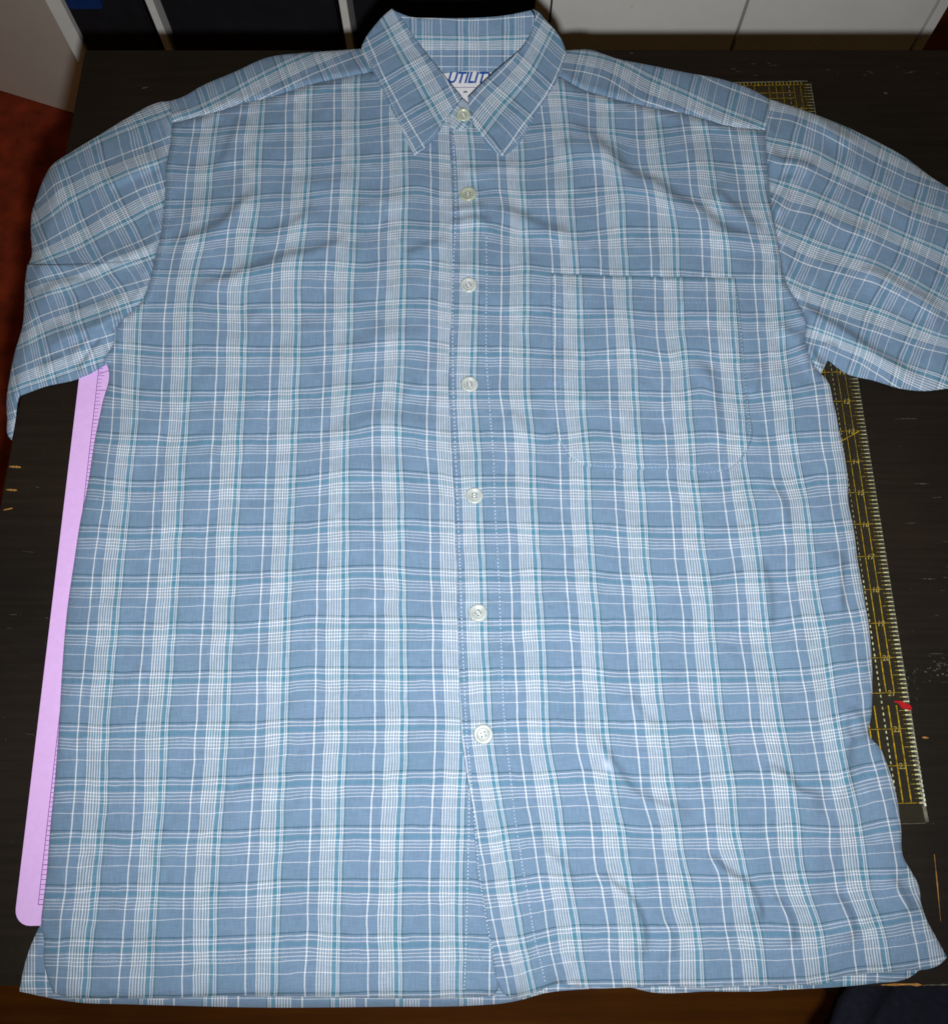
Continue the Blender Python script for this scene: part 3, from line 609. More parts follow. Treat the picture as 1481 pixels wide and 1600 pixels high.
def inside(x, y, poly):
    P_ = np.array(poly); r = np.zeros(x.shape, bool); j = len(P_) - 1
    for i in range(len(P_)):
        xi, yi, xj, yj = *P_[i], *P_[j]
        if yi != yj: r ^= ((yi > y) != (yj > y)) & (x < (xj - xi) * (y - yi) / (yj - yi) + xi)
        j = i
    return r
def vnoise(x, y, wl, seed):
    rs = np.random.RandomState(seed); T_ = rs.rand(64, 64) * 2 - 1
    fx_, fy_ = x / wl + 100, y / wl + 100; ix, iy = np.floor(fx_).astype(int), np.floor(fy_).astype(int); u, v = fx_ - ix, fy_ - iy
    u = u * u * u * (u * (u * 6 - 15) + 10); v = v * v * v * (v * (v * 6 - 15) + 10)
    g = lambda a, b: T_[a % 64, b % 64]
    return (g(ix, iy) * (1 - u) + g(ix + 1, iy) * u) * (1 - v) + (g(ix, iy + 1) * (1 - u) + g(ix + 1, iy + 1) * u) * v

SIL = [smooth(l, 14) for l in (L_SIDE, R_SIDE, LS_TOP[:-4], LS_BOT, RS_TOP, RS_BOT, L_YTOP, R_YTOP, L_HEM, R_HEM)]
SEAM = [smooth(l, 12) for l in (L_ARM, R_ARM, L_YOKE, R_YOKE)]
# wrinkles: points, height mm, width px on either side (left/right of travel), end fade
WR = [([(262, 382), (320, 364), (352, 346), (378, 318), (412, 298)], 4.2, 7, 26), ([(300, 452), (360, 434), (420, 412), (450, 402), (500, 392), (552, 368)], 3.8, 7, 30),
      ([(392, 372), (430, 361), (472, 343), (492, 318)], 2.6, 7, 22), ([(344, 262), (366, 212), (377, 178)], 2.4, 6, 18),
      ([(630, 402), (662, 388), (705, 372)], 2.2, 6, 18), ([(545, 330), (590, 318), (640, 306)], 1.8, 8, 22), ([(450, 290), (520, 285), (560, 275)], 1.4, 9, 20),
      ([(500, 690), (545, 672), (590, 655), (640, 662), (690, 672)], 2.4, 14, 26), ([(455, 760), (520, 735), (580, 727), (650, 735)], 1.5, 14, 24), ([(520, 560), (600, 525), (690, 528)], 1.9, 12, 22),
      ([(880, 186), (920, 212), (952, 240), (978, 268), (1027, 289), (1057, 312), (1092, 328), (1130, 360), (1170, 371), (1200, 394)], 4.6, 7, 26),
      ([(1112, 290), (1135, 315), (1162, 337), (1194, 370)], 3.0, 6, 18), ([(862, 232), (910, 226), (950, 238)], 1.8, 8, 18), ([(770, 322), (812, 338), (838, 352), (900, 368)], 3.0, 7, 20),
      ([(698, 352), (718, 346), (742, 342), (770, 350)], 3.4, 6, 10), ([(700, 331), (735, 325), (760, 322)], 2.4, 5, 9), ([(712, 262), (745, 268), (778, 262), (820, 262)], 1.8, 8, 12),
      ([(1085, 560), (1108, 590), (1118, 650), (1124, 700)], 2.6, 7, 18), ([(1192, 565), (1180, 600), (1172, 620)], 2.4, 6, 12), ([(1215, 505), (1232, 520), (1258, 528)], 2.0, 6, 12),
      ([(1200, 760), (1219, 785), (1228, 830)], 2.2, 8, 18), ([(1312, 858), (1312, 905), (1314, 965)], 3.0, 5, 16), ([(1188, 872), (1198, 915), (1203, 990)], 2.6, 6, 20), ([(1110, 905), (1116, 945), (1118, 980)], 1.6, 8, 16),
      ([(1310, 1120), (1330, 1113), (1352, 1135)], 2.2, 8, 16), ([(1312, 1110), (1322, 1150), (1322, 1210), (1330, 1250)], 2.6, 7, 20), ([(1356, 1146), (1340, 1150), (1322, 1160)], 2.4, 7, 10),
      ([(905, 1120), (960, 1200), (985, 1236), (1035, 1262), (1090, 1275)], 3.4, 8, 24), ([(935, 1362), (960, 1386), (984, 1406), (1001, 1440), (1006, 1500)], 4.0, 6, 22),
      ([(1100, 1330), (1140, 1368), (1166, 1383), (1182, 1410), (1190, 1450)], 4.0, 6, 22), ([(1190, 1196), (1225, 1212), (1244, 1236), (1290, 1246)], 3.6, 6, 20), ([(820, 1290), (850, 1330), (885, 1368), (895, 1410)], 2.2, 9, 18),
      ([(1205, 1395), (1232, 1440), (1236, 1480)], 2.8, 7, 18), ([(1300, 1395), (1325, 1432), (1332, 1470)], 2.8, 7, 16), ([(1392, 1370), (1404, 1395), (1425, 1425)], 3.0, 7, 14), ([(1016, 1420), (1040, 1452), (1048, 1500)], 2.0, 8, 14),
      ([(860, 1500), (880, 1530), (905, 1542)], 2.4, 8, 14), ([(770, 1500), (800, 1522), (815, 1555)], 1.6, 8, 12), ([(795, 640), (812, 662), (830, 690)], 2.0, 8, 16),
      ([(975, 1080), (1005, 1122), (1032, 1142)], 2.0, 8, 16), ([(1080, 1120), (1120, 1150), (1140, 1180)], 1.6, 9, 16),
      # left sleeve
      ([(262, 246), (232, 258), (205, 272), (160, 292)], 3.0, 7, 20), ([(252, 375), (215, 396), (150, 410)], 2.2, 7, 16),
      ([(205, 488), (160, 505), (115, 525), (75, 540)], 4.5, 6, 18), ([(180, 512), (150, 522), (130, 545), (108, 560)], 3.6, 5, 12), ([(60, 470), (90, 446), (130, 438)], 2.4, 7, 16), ([(152, 535), (162, 550), (168, 570)], 2.6, 5, 9), ([(120, 585), (138, 562), (150, 540), (172, 518)], 3.4, 5, 10), ([(60, 580), (85, 566), (104, 556)], 2.4, 6, 12), ([(100, 500), (130, 486), (170, 474), (205, 462)], 2.2, 7, 16),
      # right sleeve
      ([(1200, 238), (1220, 250), (1245, 254), (1280, 268)], 3.4, 6, 18), ([(1262, 172), (1290, 196), (1320, 214), (1345, 224)], 2.8, 6, 14), ([(1210, 296), (1228, 282), (1226, 310), (1215, 345)], 2.6, 6, 14),
      ([(1240, 470), (1275, 492), (1320, 520), (1380, 560), (1440, 590)], 4.6, 5, 18), ([(1330, 425), (1370, 428), (1410, 450), (1481, 492)], 3.2, 7, 22), ([(1270, 333), (1320, 352), (1380, 372)], 1.8, 9, 20),
      ([(1278, 545), (1294, 538), (1312, 548)], 3.0, 4, 8), ([(1262, 540), (1272, 560), (1284, 575)], 2.4, 4, 7), ([(1345, 300), (1400, 322), (1470, 345)], 1.8, 9, 20)]
WRs = [(smooth(p_, 8), a_, wl_, wr_) for p_, a_, wl_, wr_ in WR]
TE0, TE1 = (133, 73), (5, 760)
def zfield(x, y):
    """height of the shirt's top layer above the table (metres), as a function of photo pixel"""
    d = np.full(x.shape, 1e9)
    for l in SIL: d = np.minimum(d, polydist(x, y, l))
    z = 3.9 + 3.6 * (1 - np.exp(-d / 16.0)) + 1.5 * (1 - np.exp(-d / 90.0))
    ds = np.full(x.shape, 1e9)
    for l in SEAM: ds = np.minimum(ds, polydist(x, y, l))
    # neck and shoulders are built of more layers
    z += 7.0 * np.exp(-(((x - 728) / 190) ** 2 + ((y - 105) / 85) ** 2))
    # sleeves stay puffed by the seam allowance and back layer
    sl_ = np.clip((265 - x) / 60, 0, 1) * np.clip((600 - y) / 80, 0, 1) + np.clip((x - 1215) / 60, 0, 1) * np.clip((590 - y) / 80, 0, 1)
    z += 4.0 * np.clip(sl_, 0, 1) * (1 - np.exp(-d / 40))
    for line, a, wl, wr in WRs:
        b = np.array(line); lo, hi = b.min(0) - 90, b.max(0) + 90
        m = (x > lo[0]) & (x < hi[0]) & (y > lo[1]) & (y < hi[1])
        if not m.any(): continue
        dd, s, t = polydist(x[m], y[m], line, True)
        wd = np.where(s > 0, wr, wl); f = np.clip(np.minimum(t, 1 - t) * 5 + 0.0, 0, 1); f = f * f * (3 - 2 * f)
        z[m] += 1.38 * a * f * np.exp(-(dd / wd) ** 2)
    soft = 1 - np.exp(-d / 25)
    z += (1.25 * vnoise(x, y, 74, 3) + 0.95 * vnoise(x + 0.4 * y, y - 0.3 * x, 38, 5) + 0.6 * vnoise(x, y, 19, 9)) * (0.25 + 0.75 * soft)
    z += 0.17 * vnoise(x, y, 10, 12)
    # seam: a groove with puckers beside it
    z += -1.3 * np.exp(-(ds / 3.0) ** 2) + 0.9 * np.exp(-((ds - 9) / 6.0) ** 2) + 0.8 * np.exp(-((ds - 7) / 10.0) ** 2) * vnoise(x, y, 9, 21)
    z = np.maximum(z, 3.4)
    # hanging over the table's left and front edges
    ex_ = (TE0[0] + (TE1[0] - TE0[0]) * (y - TE0[1]) / (TE1[1] - TE0[1])) - x
    z -= 0.22 * np.clip(ex_ - 4, 0, None) ** 1.12
    z -= 0.10 * np.clip(y - 1549, 0, None) ** 1.1
    return z * 0.001

shirt = empty('shirt', (0, 0.27, 0)); SHI = Matrix.Translation((0, -0.27, 0))
tag(shirt, 'blue and white plaid short-sleeved button-up shirt spread flat on the table', 'shirt')
def sheet(name, poly, spacing, zfun, ufun, vfun, parent, mat=None, drop=0.0016, inset=1.5, stain=None, seed=1):
    """cloth piece: outline in photo pixels, filled with a fine triangle mesh, laid at its own height"""
    n = len(poly); rs = np.random.RandomState(seed)
    pa_ = np.array(poly); lo, hi = pa_.min(0), pa_.max(0); hs = spacing * 0.866
    gy = np.arange(lo[1], hi[1], hs); gx = np.arange(lo[0], hi[0], spacing)
    X, Y = np.meshgrid(gx, gy); X = X + (np.arange(len(gy)) % 2)[:, None] * spacing * 0.5
    X = (X + rs.uniform(-.12, .12, X.shape) * spacing).ravel(); Y = (Y + rs.uniform(-.12, .12, Y.shape) * spacing).ravel()
    k = inside(X, Y, poly); X, Y = X[k], Y[k]; k = polydist(X, Y, list(poly) + [poly[0]]) > spacing * 0.55; X, Y = X[k], Y[k]
    vin = [Vector((float(a), float(b))) for a, b in poly] + [Vector((float(a), float(b))) for a, b in zip(X, Y)]
    vo, eo, fo_, ov, oe, of = delaunay_2d_cdt(vin, [(i, (i + 1) % n) for i in range(n)], [], 1, 1e-4)
    q = np.array([(v.x, v.y) for v in vo]); z = zfun(q[:, 0], q[:, 1]); W3 = P(q[:, 0], q[:, 1], z)
    faces = [tuple(f) for f in fo_]
    # orientation up
    fixed = []
    for f in faces:
        a, b, c = q[f[0]], q[f[1]], q[f[2]]
        cr = (b[0] - a[0]) * (c[1] - a[1]) - (b[1] - a[1]) * (c[0] - a[0])
        fixed.append(f if cr < 0 else f[::-1])           # pixel y points down
    faces = fixed
    # turned-under rim
    cnt = {}
    for f in faces:
        for i in range(3): cnt[(f[i], f[(i + 1) % 3])] = 1
    bnd = [(a, b) for (a, b) in cnt if (b, a) not in cnt]
    nx = {a: b for a, b in bnd}; pv = {b: a for a, b in bnd}
    add, idx = [], {}
    for a in nx:
        if a not in pv: continue
        t = q[nx[a]] - q[pv[a]]; t = t / max(1e-6, np.hypot(*t)); nn = np.array([t[1], -t[0]])
        idx[a] = len(q) + len(add) * 1; add.append((q[a] - 0 * nn, nn, z[a], a))
    if drop > 0 and add:
        verts = list(map(tuple, W3)); base = len(verts); u_src = []
        for (p_, nn, za, a) in add:                      # ring 1 straight down, ring 2 tucked inside
            verts.append(tuple(P(p_[0], p_[1], za - drop * 0.55)))
            u_src.append(a)
        b2 = len(verts)
        cen = q.mean(0)
        for (p_, nn, za, a) in add:
            verts.append(tuple(P(p_[0] + nn[0] * inset, p_[1] + nn[1] * inset, za - drop))); u_src.append(a)
        order = {a: i for i, (_, _, _, a) in enumerate(add)}
        for a, b in bnd:
            if a in order and b in order:
                i, j = order[a], order[b]
                faces.append((b, a, base + i)); faces.append((b, base + i, base + j))
                faces.append((base + j, base + i, b2 + i)); faces.append((base + j, b2 + i, b2 + j))
        qa = np.concatenate([q, q[u_src]])
    else:
        verts = list(map(tuple, W3)); qa = q
    me = bpy.data.meshes.new(name); me.from_pydata(verts, [], faces); me.update()
    U, Vv = ufun(qa[:, 0], qa[:, 1]), vfun(qa[:, 0], qa[:, 1])
    U = U + 0.007 * vnoise(qa[:, 0], qa[:, 1], 34, 51 + seed) + 0.004 * vnoise(qa[:, 0], qa[:, 1], 14, 52 + seed)
    Vv = Vv + 0.013 * vnoise(qa[:, 0], qa[:, 1], 40, 53 + seed) + 0.008 * vnoise(qa[:, 0], qa[:, 1], 15, 54 + seed)
    uvl = me.uv_layers.new(name='fabric'); li = np.zeros(len(me.loops), int); me.loops.foreach_get('vertex_index', li)
    uvl.data.foreach_set('uv', np.stack([U[li], Vv[li]], 1).ravel().astype(np.float32))
    if stain is not None:
        at = me.attributes.new('stain', 'FLOAT', 'POINT'); at.data.foreach_set('value', stain(qa[:, 0], qa[:, 1]).astype(np.float32))
    me.polygons.foreach_set('use_smooth', [True] * len(me.polygons))
    o = link(name, me, mat or M_FAB, parent); o.matrix_parent_inverse = SHI
    return o

uL, vL, uR, vR = TPS(LU), TPS(LV), TPS(RU_), TPS(RV)
uP, uS, vS, uT, vT = TPS(PU, 5), TPS(SU, 30), TPS(SV, 30), TPS(TU, 30), TPS(TV, 30)

# ---- back (inside of the back shows in the neck, its hem shows below the fronts)
inset_side = lambda pts, dx: [(x + dx, y) for x, y in pts]
back_poly = smooth([(300, 175), (420, 112), (560, 84), (640, 96), (740, 100), (830, 96), (885, 86), (1010, 112), (1180, 168)], 9) + \
    smooth(inset_side(R_SIDE[:-2], -14), 9) + smooth(B_HEM[::-1], 6) + smooth(inset_side(L_SIDE[::-1][5:], 14), 9) + [(230, 480), (285, 300)]
def z_back(x, y):
    z = np.full(x.shape, 2.9)
    z += 1.6 * np.exp(-(((x - 735) / 90) ** 2 + ((y - 130) / 60) ** 2))
    z -= np.where(y > 1500, 1.6 * np.clip((y - 1500) / 30, 0, 1), 0)
    z += 0.35 * vnoise(x, y, 30, 31) * (y > 1400)
    z -= 0.16 * np.clip(y - 1546, 0, None) ** 1.1
    return z * 0.001
sheet('back_panel', back_poly, 11, z_back, lambda x, y: -(x - 172) / 99.8 + 0.02, lambda x, y: (y - 1520) / 84.0, shirt, seed=3)

# ---- fronts
Lpoly = smooth(L_SIDE, 5) + smooth(L_HEM, 5)[1:] + smooth([(x + 30, y) for x, y in R_EDGE[:-3]][::-1], 6)[1:] + [(735, 178)] + smooth([(735, 178), (700, 166), (640, 140), (579, 113)], 6)[1:] + smooth(L_YOKE[::-1], 5)[1:] + smooth(L_ARM, 5)[1:-1]
def zL(x, y):
    z = zfield(x, y); under = polydist(x, y, R_EDGE)
    right = np.clip((x - np.interp(y, [p[1] for p in R_EDGE], [p[0] for p in R_EDGE]) + 4) / 8, 0, 1)
    hem = np.where(y > 1540, np.clip((y - 1540) / 16, 0, 1) * 0.0012, 0)
    return z - right * 0.0018 - hem * 0.2
front_l = sheet('front_panel', Lpoly, 4.6, zL, uL, vL, shirt, seed=5)
Rpoly = smooth(R_EDGE, 5)[::-1] + smooth([(701, 190), (735, 178), (800, 140), (872, 119)], 6)[1:] + smooth(R_YOKE[::-1], 5)[1:] + smooth(R_ARM, 5)[1:] + smooth(R_SIDE, 5)[1:] + smooth(R_HEM[::-1], 5)[1:-1]
def zR(x, y):
    e = polydist(x, y, R_EDGE); z = zfield(x, y) + 0.0010 + 0.0008 * (1 - np.exp(-e / 3.0))
    st1 = x - np.interp(y, [p[1] for p in R_EDGE], [p[0] for p in R_EDGE])
    z += -0.0006 * np.exp(-((st1 - 9) / 2.2) ** 2) - 0.0006 * np.exp(-((st1 - 66) / 2.6) ** 2)
    return z
stain = lambda x, y: 0.75 * np.exp(-(((x - 948) - 0.35 * (y - 1196)) / 5.5) ** 2 - ((y - 1196) / 10) ** 2)
front_r = sheet('front_panel', Rpoly, 4.6, zR, uR, vR, shirt, stain=stain, seed=6)

# ---- yokes (the shoulder strips)
def lin(p0, d0, per):
    """stripe coordinate measured along pixel direction d0 from p0"""
    l = math.hypot(*d0); return lambda x, y: ((x - p0[0]) * d0[0] + (y - p0[1]) * d0[1]) / l / per
YLu = TPS({0: [(330, 200), (409, 155), (486, 118), (539, 96)], 1: [(250, 150), (357, 108), (421, 75), (478, 48), (527, 32)]}, 5)
YLv = TPS({0: [(300, 130), (318, 180)], 1: [(362, 108), (382, 165)], 2: [(424, 86), (446, 146)], 3: [(486, 80), (505, 128)], 4: [(543, 76), (566, 118)]}, 20)
ypl = smooth(L_YTOP, 5) + [(579, 95)] + smooth([(579, 113)] + L_YOKE[::-1][1:], 5) + [(268, 175)]
sheet('yoke', ypl, 4.6, lambda x, y: zfield(x, y) + 0.0003, YLu, YLv, shirt, seed=7)
YRu = TPS({0: [(893, 110), (943, 122), (998, 155), (1048, 172), (1100, 196)], 1: [(893, 52), (956, 60), (1036, 90), (1100, 122), (1185, 156)]}, 5)
YRv = TPS({0: [(905, 75), (890, 128)], 1: [(962, 90), (946, 150)], 2: [(1022, 104), (1006, 165)], 3: [(1082, 115), (1066, 180)], 4: [(1142, 128), (1126, 196)], 5: [(1202, 150), (1186, 206)]}, 20)
ypr = smooth(R_YTOP, 5) + [(874, 100)] + smooth(R_YOKE[::-1], 5) + [(1199, 180)]
sheet('yoke', ypr[::-1], 4.6, lambda x, y: zfield(x, y) + 0.0003, YRu, YRv, shirt, seed=8)

# ---- sleeves
lsp = smooth(LS_TOP, 5) + smooth(LS_BOT, 5)[1:] + smooth(L_ARM[::-1], 5) + [(268, 175)]
sheet('sleeve', lsp, 4.6, zfield, uS, vS, shirt, seed=9)
FOLD = [(44, 413), (70, 413.5), (110, 413), (150, 411.5), (185, 409), (212, 405.5), (236, 400)]
ff = smooth(FOLD, 4)
fold_poly = ff + smooth([(236, 400), (228, 425), (200, 445), (150, 462), (90, 474), (44, 478)], 5)[1:] + smooth([(44, 478), (40, 465), (40, 440), (42, 424), (44, 413)], 4)[1:-1]
def zfold(x, y):
    dd, s_, t = polydist(x, y, FOLD, True); k = np.exp(-(dd / 16) ** 2)
    return zfield(x, y) - 0.0007 + 0.0060 * np.clip(1 - t, 0, 1) ** 0.6 * k
sheet('sleeve_fold', fold_poly, 4.0, zfold, lambda x, y: uS(x, y), vS, shirt, drop=0.0040, inset=3, seed=9)
rsp = smooth(RS_TOP, 5) + smooth([(1545, 340), (1560, 470), (1540, 600)], 8)[1:] + smooth(RS_BOT[::-1], 5)[1:] + smooth(R_ARM[::-1], 5)[1:] + [(1199, 180)]
sheet('sleeve', rsp, 4.6, zfield, uT, vT, shirt, seed=10)

# ---- chest pocket
POCK = [(861, 427), (930, 430), (1000, 432), (1080, 433), (1149, 434), (1154, 470), (1160, 530), (1166, 600), (1172, 650), (1176, 678), (1162, 712), (1144, 731), (1080, 733), (1020, 734), (950, 733), (915, 729), (891, 716), (873, 690), (867, 640), (862, 560), (860, 480)]
pk = smooth(POCK + [POCK[0]], 5)[:-1]
def zP(x, y):
    e = polydist(x, y, pk + [pk[0]]); return zR(x, y) + 0.0005 + 0.0007 * (1 - np.exp(-e / 3.5)) + 0.0001 * np.exp(-((y - 431) / 5.0) ** 2)
sheet('pocket', pk, 4.6, zP, uP, vR, shirt, drop=0.0010, seed=11)

# ---- collar
def tps_z(pts):
    return TPS({i: [] for i in ()}, 1) if not pts else _tz(pts)
def _tz(pts):
    d_ = {}
    t = TPS.__new__(TPS); c = np.array([(a / 100, b / 100) for a, b, _ in pts]); v = np.array([h for _, _, h in pts], float); t.c = c; n = len(c)
    Pm = np.concatenate([np.ones((n, 1)), c], 1); A_ = np.zeros((n + 3, n + 3)); A_[:n, :n] = t.k(c) + np.eye(n) * 2e-3; A_[:n, n:] = Pm; A_[n:, :n] = Pm.T
    t.w = np.linalg.solve(A_, np.concatenate([v, np.zeros(3)])); return t
CL = [(612, 14), (600, 24), (584, 42), (570, 62), (565, 76), (572, 92), (596, 137), (624, 196), (647, 244), (664, 231), (683, 211), (699, 182), (712, 165), (722, 152), (706, 133), (686, 108), (667, 84), (649, 60), (633, 36), (620, 19)]
CR = [(832, 14), (840, 18), (853, 32), (866, 46), (877, 62), (883, 78), (879, 100), (871, 124), (855, 150), (838, 177), (826, 200), (814, 220), (800, 235), (786, 243), (775, 240), (764, 230), (751, 212), (741, 196), (735, 178), (731, 152), (750, 133), (773, 112), (794, 94), (812, 78), (826, 58), (834, 38), (836, 24)]
zcl = _tz([(612, 14, 33), (649, 60, 27), (686, 108, 22), (722, 152, 19), (584, 42, 25), (565, 76, 17.5), (596, 137, 17), (647, 244, 12.5), (699, 182, 16), (640, 160, 18.5), (610, 90, 23)])
zcr = _tz([(832, 14, 33), (834, 38, 31), (812, 78, 27), (773, 112, 22.5), (731, 152, 20), (866, 46, 25), (883, 78, 17.5), (871, 124, 16.5), (838, 177, 15), (786, 243, 12.5), (741, 196, 16), (800, 160, 18), (845, 95, 22.5)])
def zc(t, ridge):
    def f(x, y):
        e = polydist(x, y, ridge)
        return np.maximum((t(x, y) + 0.55 * vnoise(x, y, 26, 41) + 0.25 * vnoise(x, y, 10, 43) - 0.8 * np.exp(-(e / 2.5) ** 2)) * 0.001, zR(x, y) + 0.0012)
    return f
cl_u = TPS({0: [(636, 32), (660, 66), (690, 110), (712, 150)], -1: [(575, 60), (596, 110), (625, 165), (655, 215)]}, 5)
cl_v = TPS({0: [(585, 55), (630, 28)], 1: [(600, 118), (665, 82)], 2: [(628, 176), (696, 136)], 3: [(655, 232), (722, 190)]}, 10)
cr_u = TPS({0: [(828, 46), (800, 92), (765, 128), (735, 160)], 1: [(884, 78), (858, 138), (826, 182), (786, 238)]}, 5)
cr_v = TPS({0: [(838, 20), (890, 60)], 1: [(800, 72), (866, 132)], 2: [(760, 118), (836, 182)], 3: [(725, 162), (790, 240)]}, 10)
pcl = smooth(CL + [CL[0]], 3.2)[:-1]; pcr = smooth(CR + [CR[0]], 3.2)[:-1]
# inner stand rising at the back of the neck
CS = [(614, 16), (640, 26), (680, 28), (740, 28), (790, 24), (830, 16), (842, 40), (826, 80), (786, 113), (735, 110), (684, 113), (650, 80), (618, 34)]
zcs = _tz([(614, 16, 32.0), (740, 28, 31), (830, 16, 32), (735, 110, 8), (684, 113, 8.5), (786, 113, 8.5), (740, 70, 19.5), (650, 66, 21), (820, 66, 21)])
pcs = smooth(CS + [CS[0]], 3.5)[:-1]
st_u = TPS({0: [(600, 88), (740, 88), (860, 88)], 1: [(600, 26), (740, 32), (860, 24)]}, 5)
stand = sheet('collar_stand', pcs, 4.0, lambda x, y: (zcs(x, y) + 0.5 * vnoise(x, y, 22, 44) - 0.9 * np.exp(-((y - 83) / 2.0) ** 2)) * 0.001, st_u, lambda x, y: (x - 640) / 72.0, shirt, seed=13)
leafl = sheet('collar_leaf', pcl, 3.4, zc(zcl, CL[5:9] + CL[9:12]), lambda x, y: -cl_u(x, y), cl_v, shirt, drop=0.0022, seed=14)
leafr = sheet('collar_leaf', pcr, 3.4, zc(zcr, CR[7:17]), cr_u, cr_v, shirt, drop=0.0022, seed=15)
TAB = [(722, 153), (712, 163), (703, 178), (702, 199), (716, 202), (731, 199), (738, 188), (735, 166)]
ptab = smooth(TAB + [TAB[0]], 3)[:-1]
tab_h = _tz([(722, 153, 17), (703, 178, 14.5), (702, 199, 13), (731, 199, 13.5), (738, 188, 14.5), (720, 180, 15.5)])
sheet('collar_band', ptab, 3.4, lambda x, y: np.maximum(tab_h(x, y) * 0.001, zR(x, y) + 0.0008), lambda x, y: ((x - 715) * 0.8 + (y - 180) * 0.6) / 74 + 0.30, lambda x, y: (-(x - 715) * 0.6 + (y - 180) * 0.8) / 70 + 0.2, shirt, seed=16)

# ---- neck label
LB = [(684, 111), (735, 109.5), (788, 111), (784, 130), (760, 165), (720, 168), (700, 140)]
pl_ = smooth(LB + [LB[0]], 4)[:-1]
zlab = lambda x, y: 0.0079 - 0.000012 * (y - 110) + 0 * x
lab = sheet('neck_label', pl_, 6, zlab, lambda x, y: x * 0, lambda x, y: y * 0, shirt, M_LABEL, drop=0.0005, seed=17)
def place_text(name, s, px, py, hpx, mat, parent, shear, bold, wpx=None, rot=0.0):
    me = text_mesh(s, 1.0, shear, bold); co = np.zeros(len(me.vertices) * 3, np.float32); me.vertices.foreach_get('co', co); co = co.reshape(-1, 3)
    h = co[:, 1].max() - co[:, 1].min(); wd = co[:, 0].max() - co[:, 0].min(); sx = (wpx / wd) if wpx else hpx / h
    X = co[:, 0] * sx; Y = -co[:, 1] * hpx / h; c, s_ = math.cos(rot), math.sin(rot)
    qx, qy = px + X * c - Y * s_, py + X * s_ + Y * c
    W3 = P(qx, qy, zlab(qx, qy) + 0.00025 + co[:, 2]); me.vertices.foreach_set('co', W3.astype(np.float32).ravel()); me.update()
    o = link(name, me, mat, parent)
    return o
tx = place_text('lettering', 'UTILITY', 733.5, 122.0, 18.0, M_BLUEINK, lab, 0.35, 0.026, 75, 0.0)
ts = place_text('size_lettering', 'M', 727, 143.8, 3.6, M_BLACKINK, lab, 0.0, 0.02, 5.2)
bm = bmesh.new(); vv = [bm.verts.new(V(P(x, y, float(zlab(x, y)) + 0.0003))) for x, y in ((690, 136.2), (775, 136.2), (775, 137.0), (690, 137.0))]; bm.faces.new(vv)
o = link('woven_line', bm_mesh(bm, 'woven_line'), M_MATINK, lab)

# ---- stitching
def stitches(parent, line, zf, on=4.2, off=2.6, wid=0.9, mat=None, lift=0.00035, jitter=0.3, name='stitching'):
    pts = np.array(smooth(line, 1.0)); bm = bmesh.new(); i = 0.0; n = len(pts)
    cum = np.concatenate([[0], np.cumsum(np.hypot(*(pts[1:] - pts[:-1]).T))]); s = 0.0
    segs = []
    while s < cum[-1] - on:
        l = on * random.uniform(0.8, 1.15)
        ss = np.linspace(s, s + l, 4); x = np.interp(ss, cum, pts[:, 0]); y = np.interp(ss, cum, pts[:, 1]); segs.append((x, y)); s += l + off * random.uniform(0.75, 1.25)
    if not segs: return
    ax = np.concatenate([a for a, _ in segs]); ay = np.concatenate([b for _, b in segs]); az = zf(ax, ay)
    for k, (x, y) in enumerate(segs):
        z = az[4 * k:4 * k + 4]; dx, dy = x[-1] - x[0], y[-1] - y[0]; l = math.hypot(dx, dy); nx_, ny_ = -dy / l, dx / l
        jx = random.uniform(-jitter, jitter); rows = []
        for j in range(4):
            hw = wid * (0.25, 0.5, 0.5, 0.25)[j]; h = (0, 1, 1, 0)[j] * lift
            a = P(x[j] + nx_ * (jx - hw), y[j] + ny_ * (jx - hw), z[j] + 0.0001); c = P(x[j] + nx_ * jx, y[j] + ny_ * jx, z[j] + 0.00012 + h); b = P(x[j] + nx_ * (jx + hw), y[j] + ny_ * (jx + hw), z[j] + 0.0001)
            rows.append([bm.verts.new(V(a)), bm.verts.new(V(c)), bm.verts.new(V(b))])
        for j in range(3):
            for c in range(2): bm.faces.new((rows[j][c], rows[j][c + 1], rows[j + 1][c + 1], rows[j + 1][c]))
    bmesh.ops.recalc_face_normals(bm, faces=bm.faces)
    o = link(name, bm_mesh(bm, name, True), mat or M_THREAD, parent); tag(o, kind='stuff')
def shift(line, dx, dy=0): return [(x + dx, y + dy) for x, y in line]
stitches(front_r, [(708, 205), (712, 330), (708, 420), (707, 500), (708, 600), (711, 690), (714, 770), (718, 870), (721, 960), (725, 1060), (730, 1160), (737, 1230), (742, 1290), (749, 1370), (757, 1420), (763, 1455), (770, 1490)], zR, on=2.6, off=3.6, wid=1.5)
stitches(front_r, [(760, 370), (760, 450), (760, 560), (766, 650), (771, 720), (773, 790), (777, 860), (780, 920), (784, 1040), (789, 1140), (797, 1210), (805, 1280), (814, 1340), (825, 1400), (834, 1460), (846, 1510), (852, 1536)], zR, on=2.4, off=3.4, wid=1.4)
stitches(front_l, [(733, 1235), (732, 1310), (730, 1400), (728, 1470), (725, 1550)], zL, on=2.6, off=3.4, wid=1.5)
stitches(front_l, [(72, 1497), (150, 1500), (300, 1502), (400, 1499), (500, 1500), (600, 1501), (700, 1500), (760, 1499)], zL, on=3.2, off=3.6, wid=0.85, mat=M_THREAD_M)
stitches(front_r, [(800, 1500), (850, 1490), (905, 1484), (960, 1487), (1030, 1486), (1110, 1483), (1180, 1484), (1260, 1483), (1330, 1475), (1400, 1468), (1450, 1455)], zR, on=3.2, off=3.6, wid=0.85, mat=M_THREAD_M)
zp2 = lambda x, y: zP(x, y)
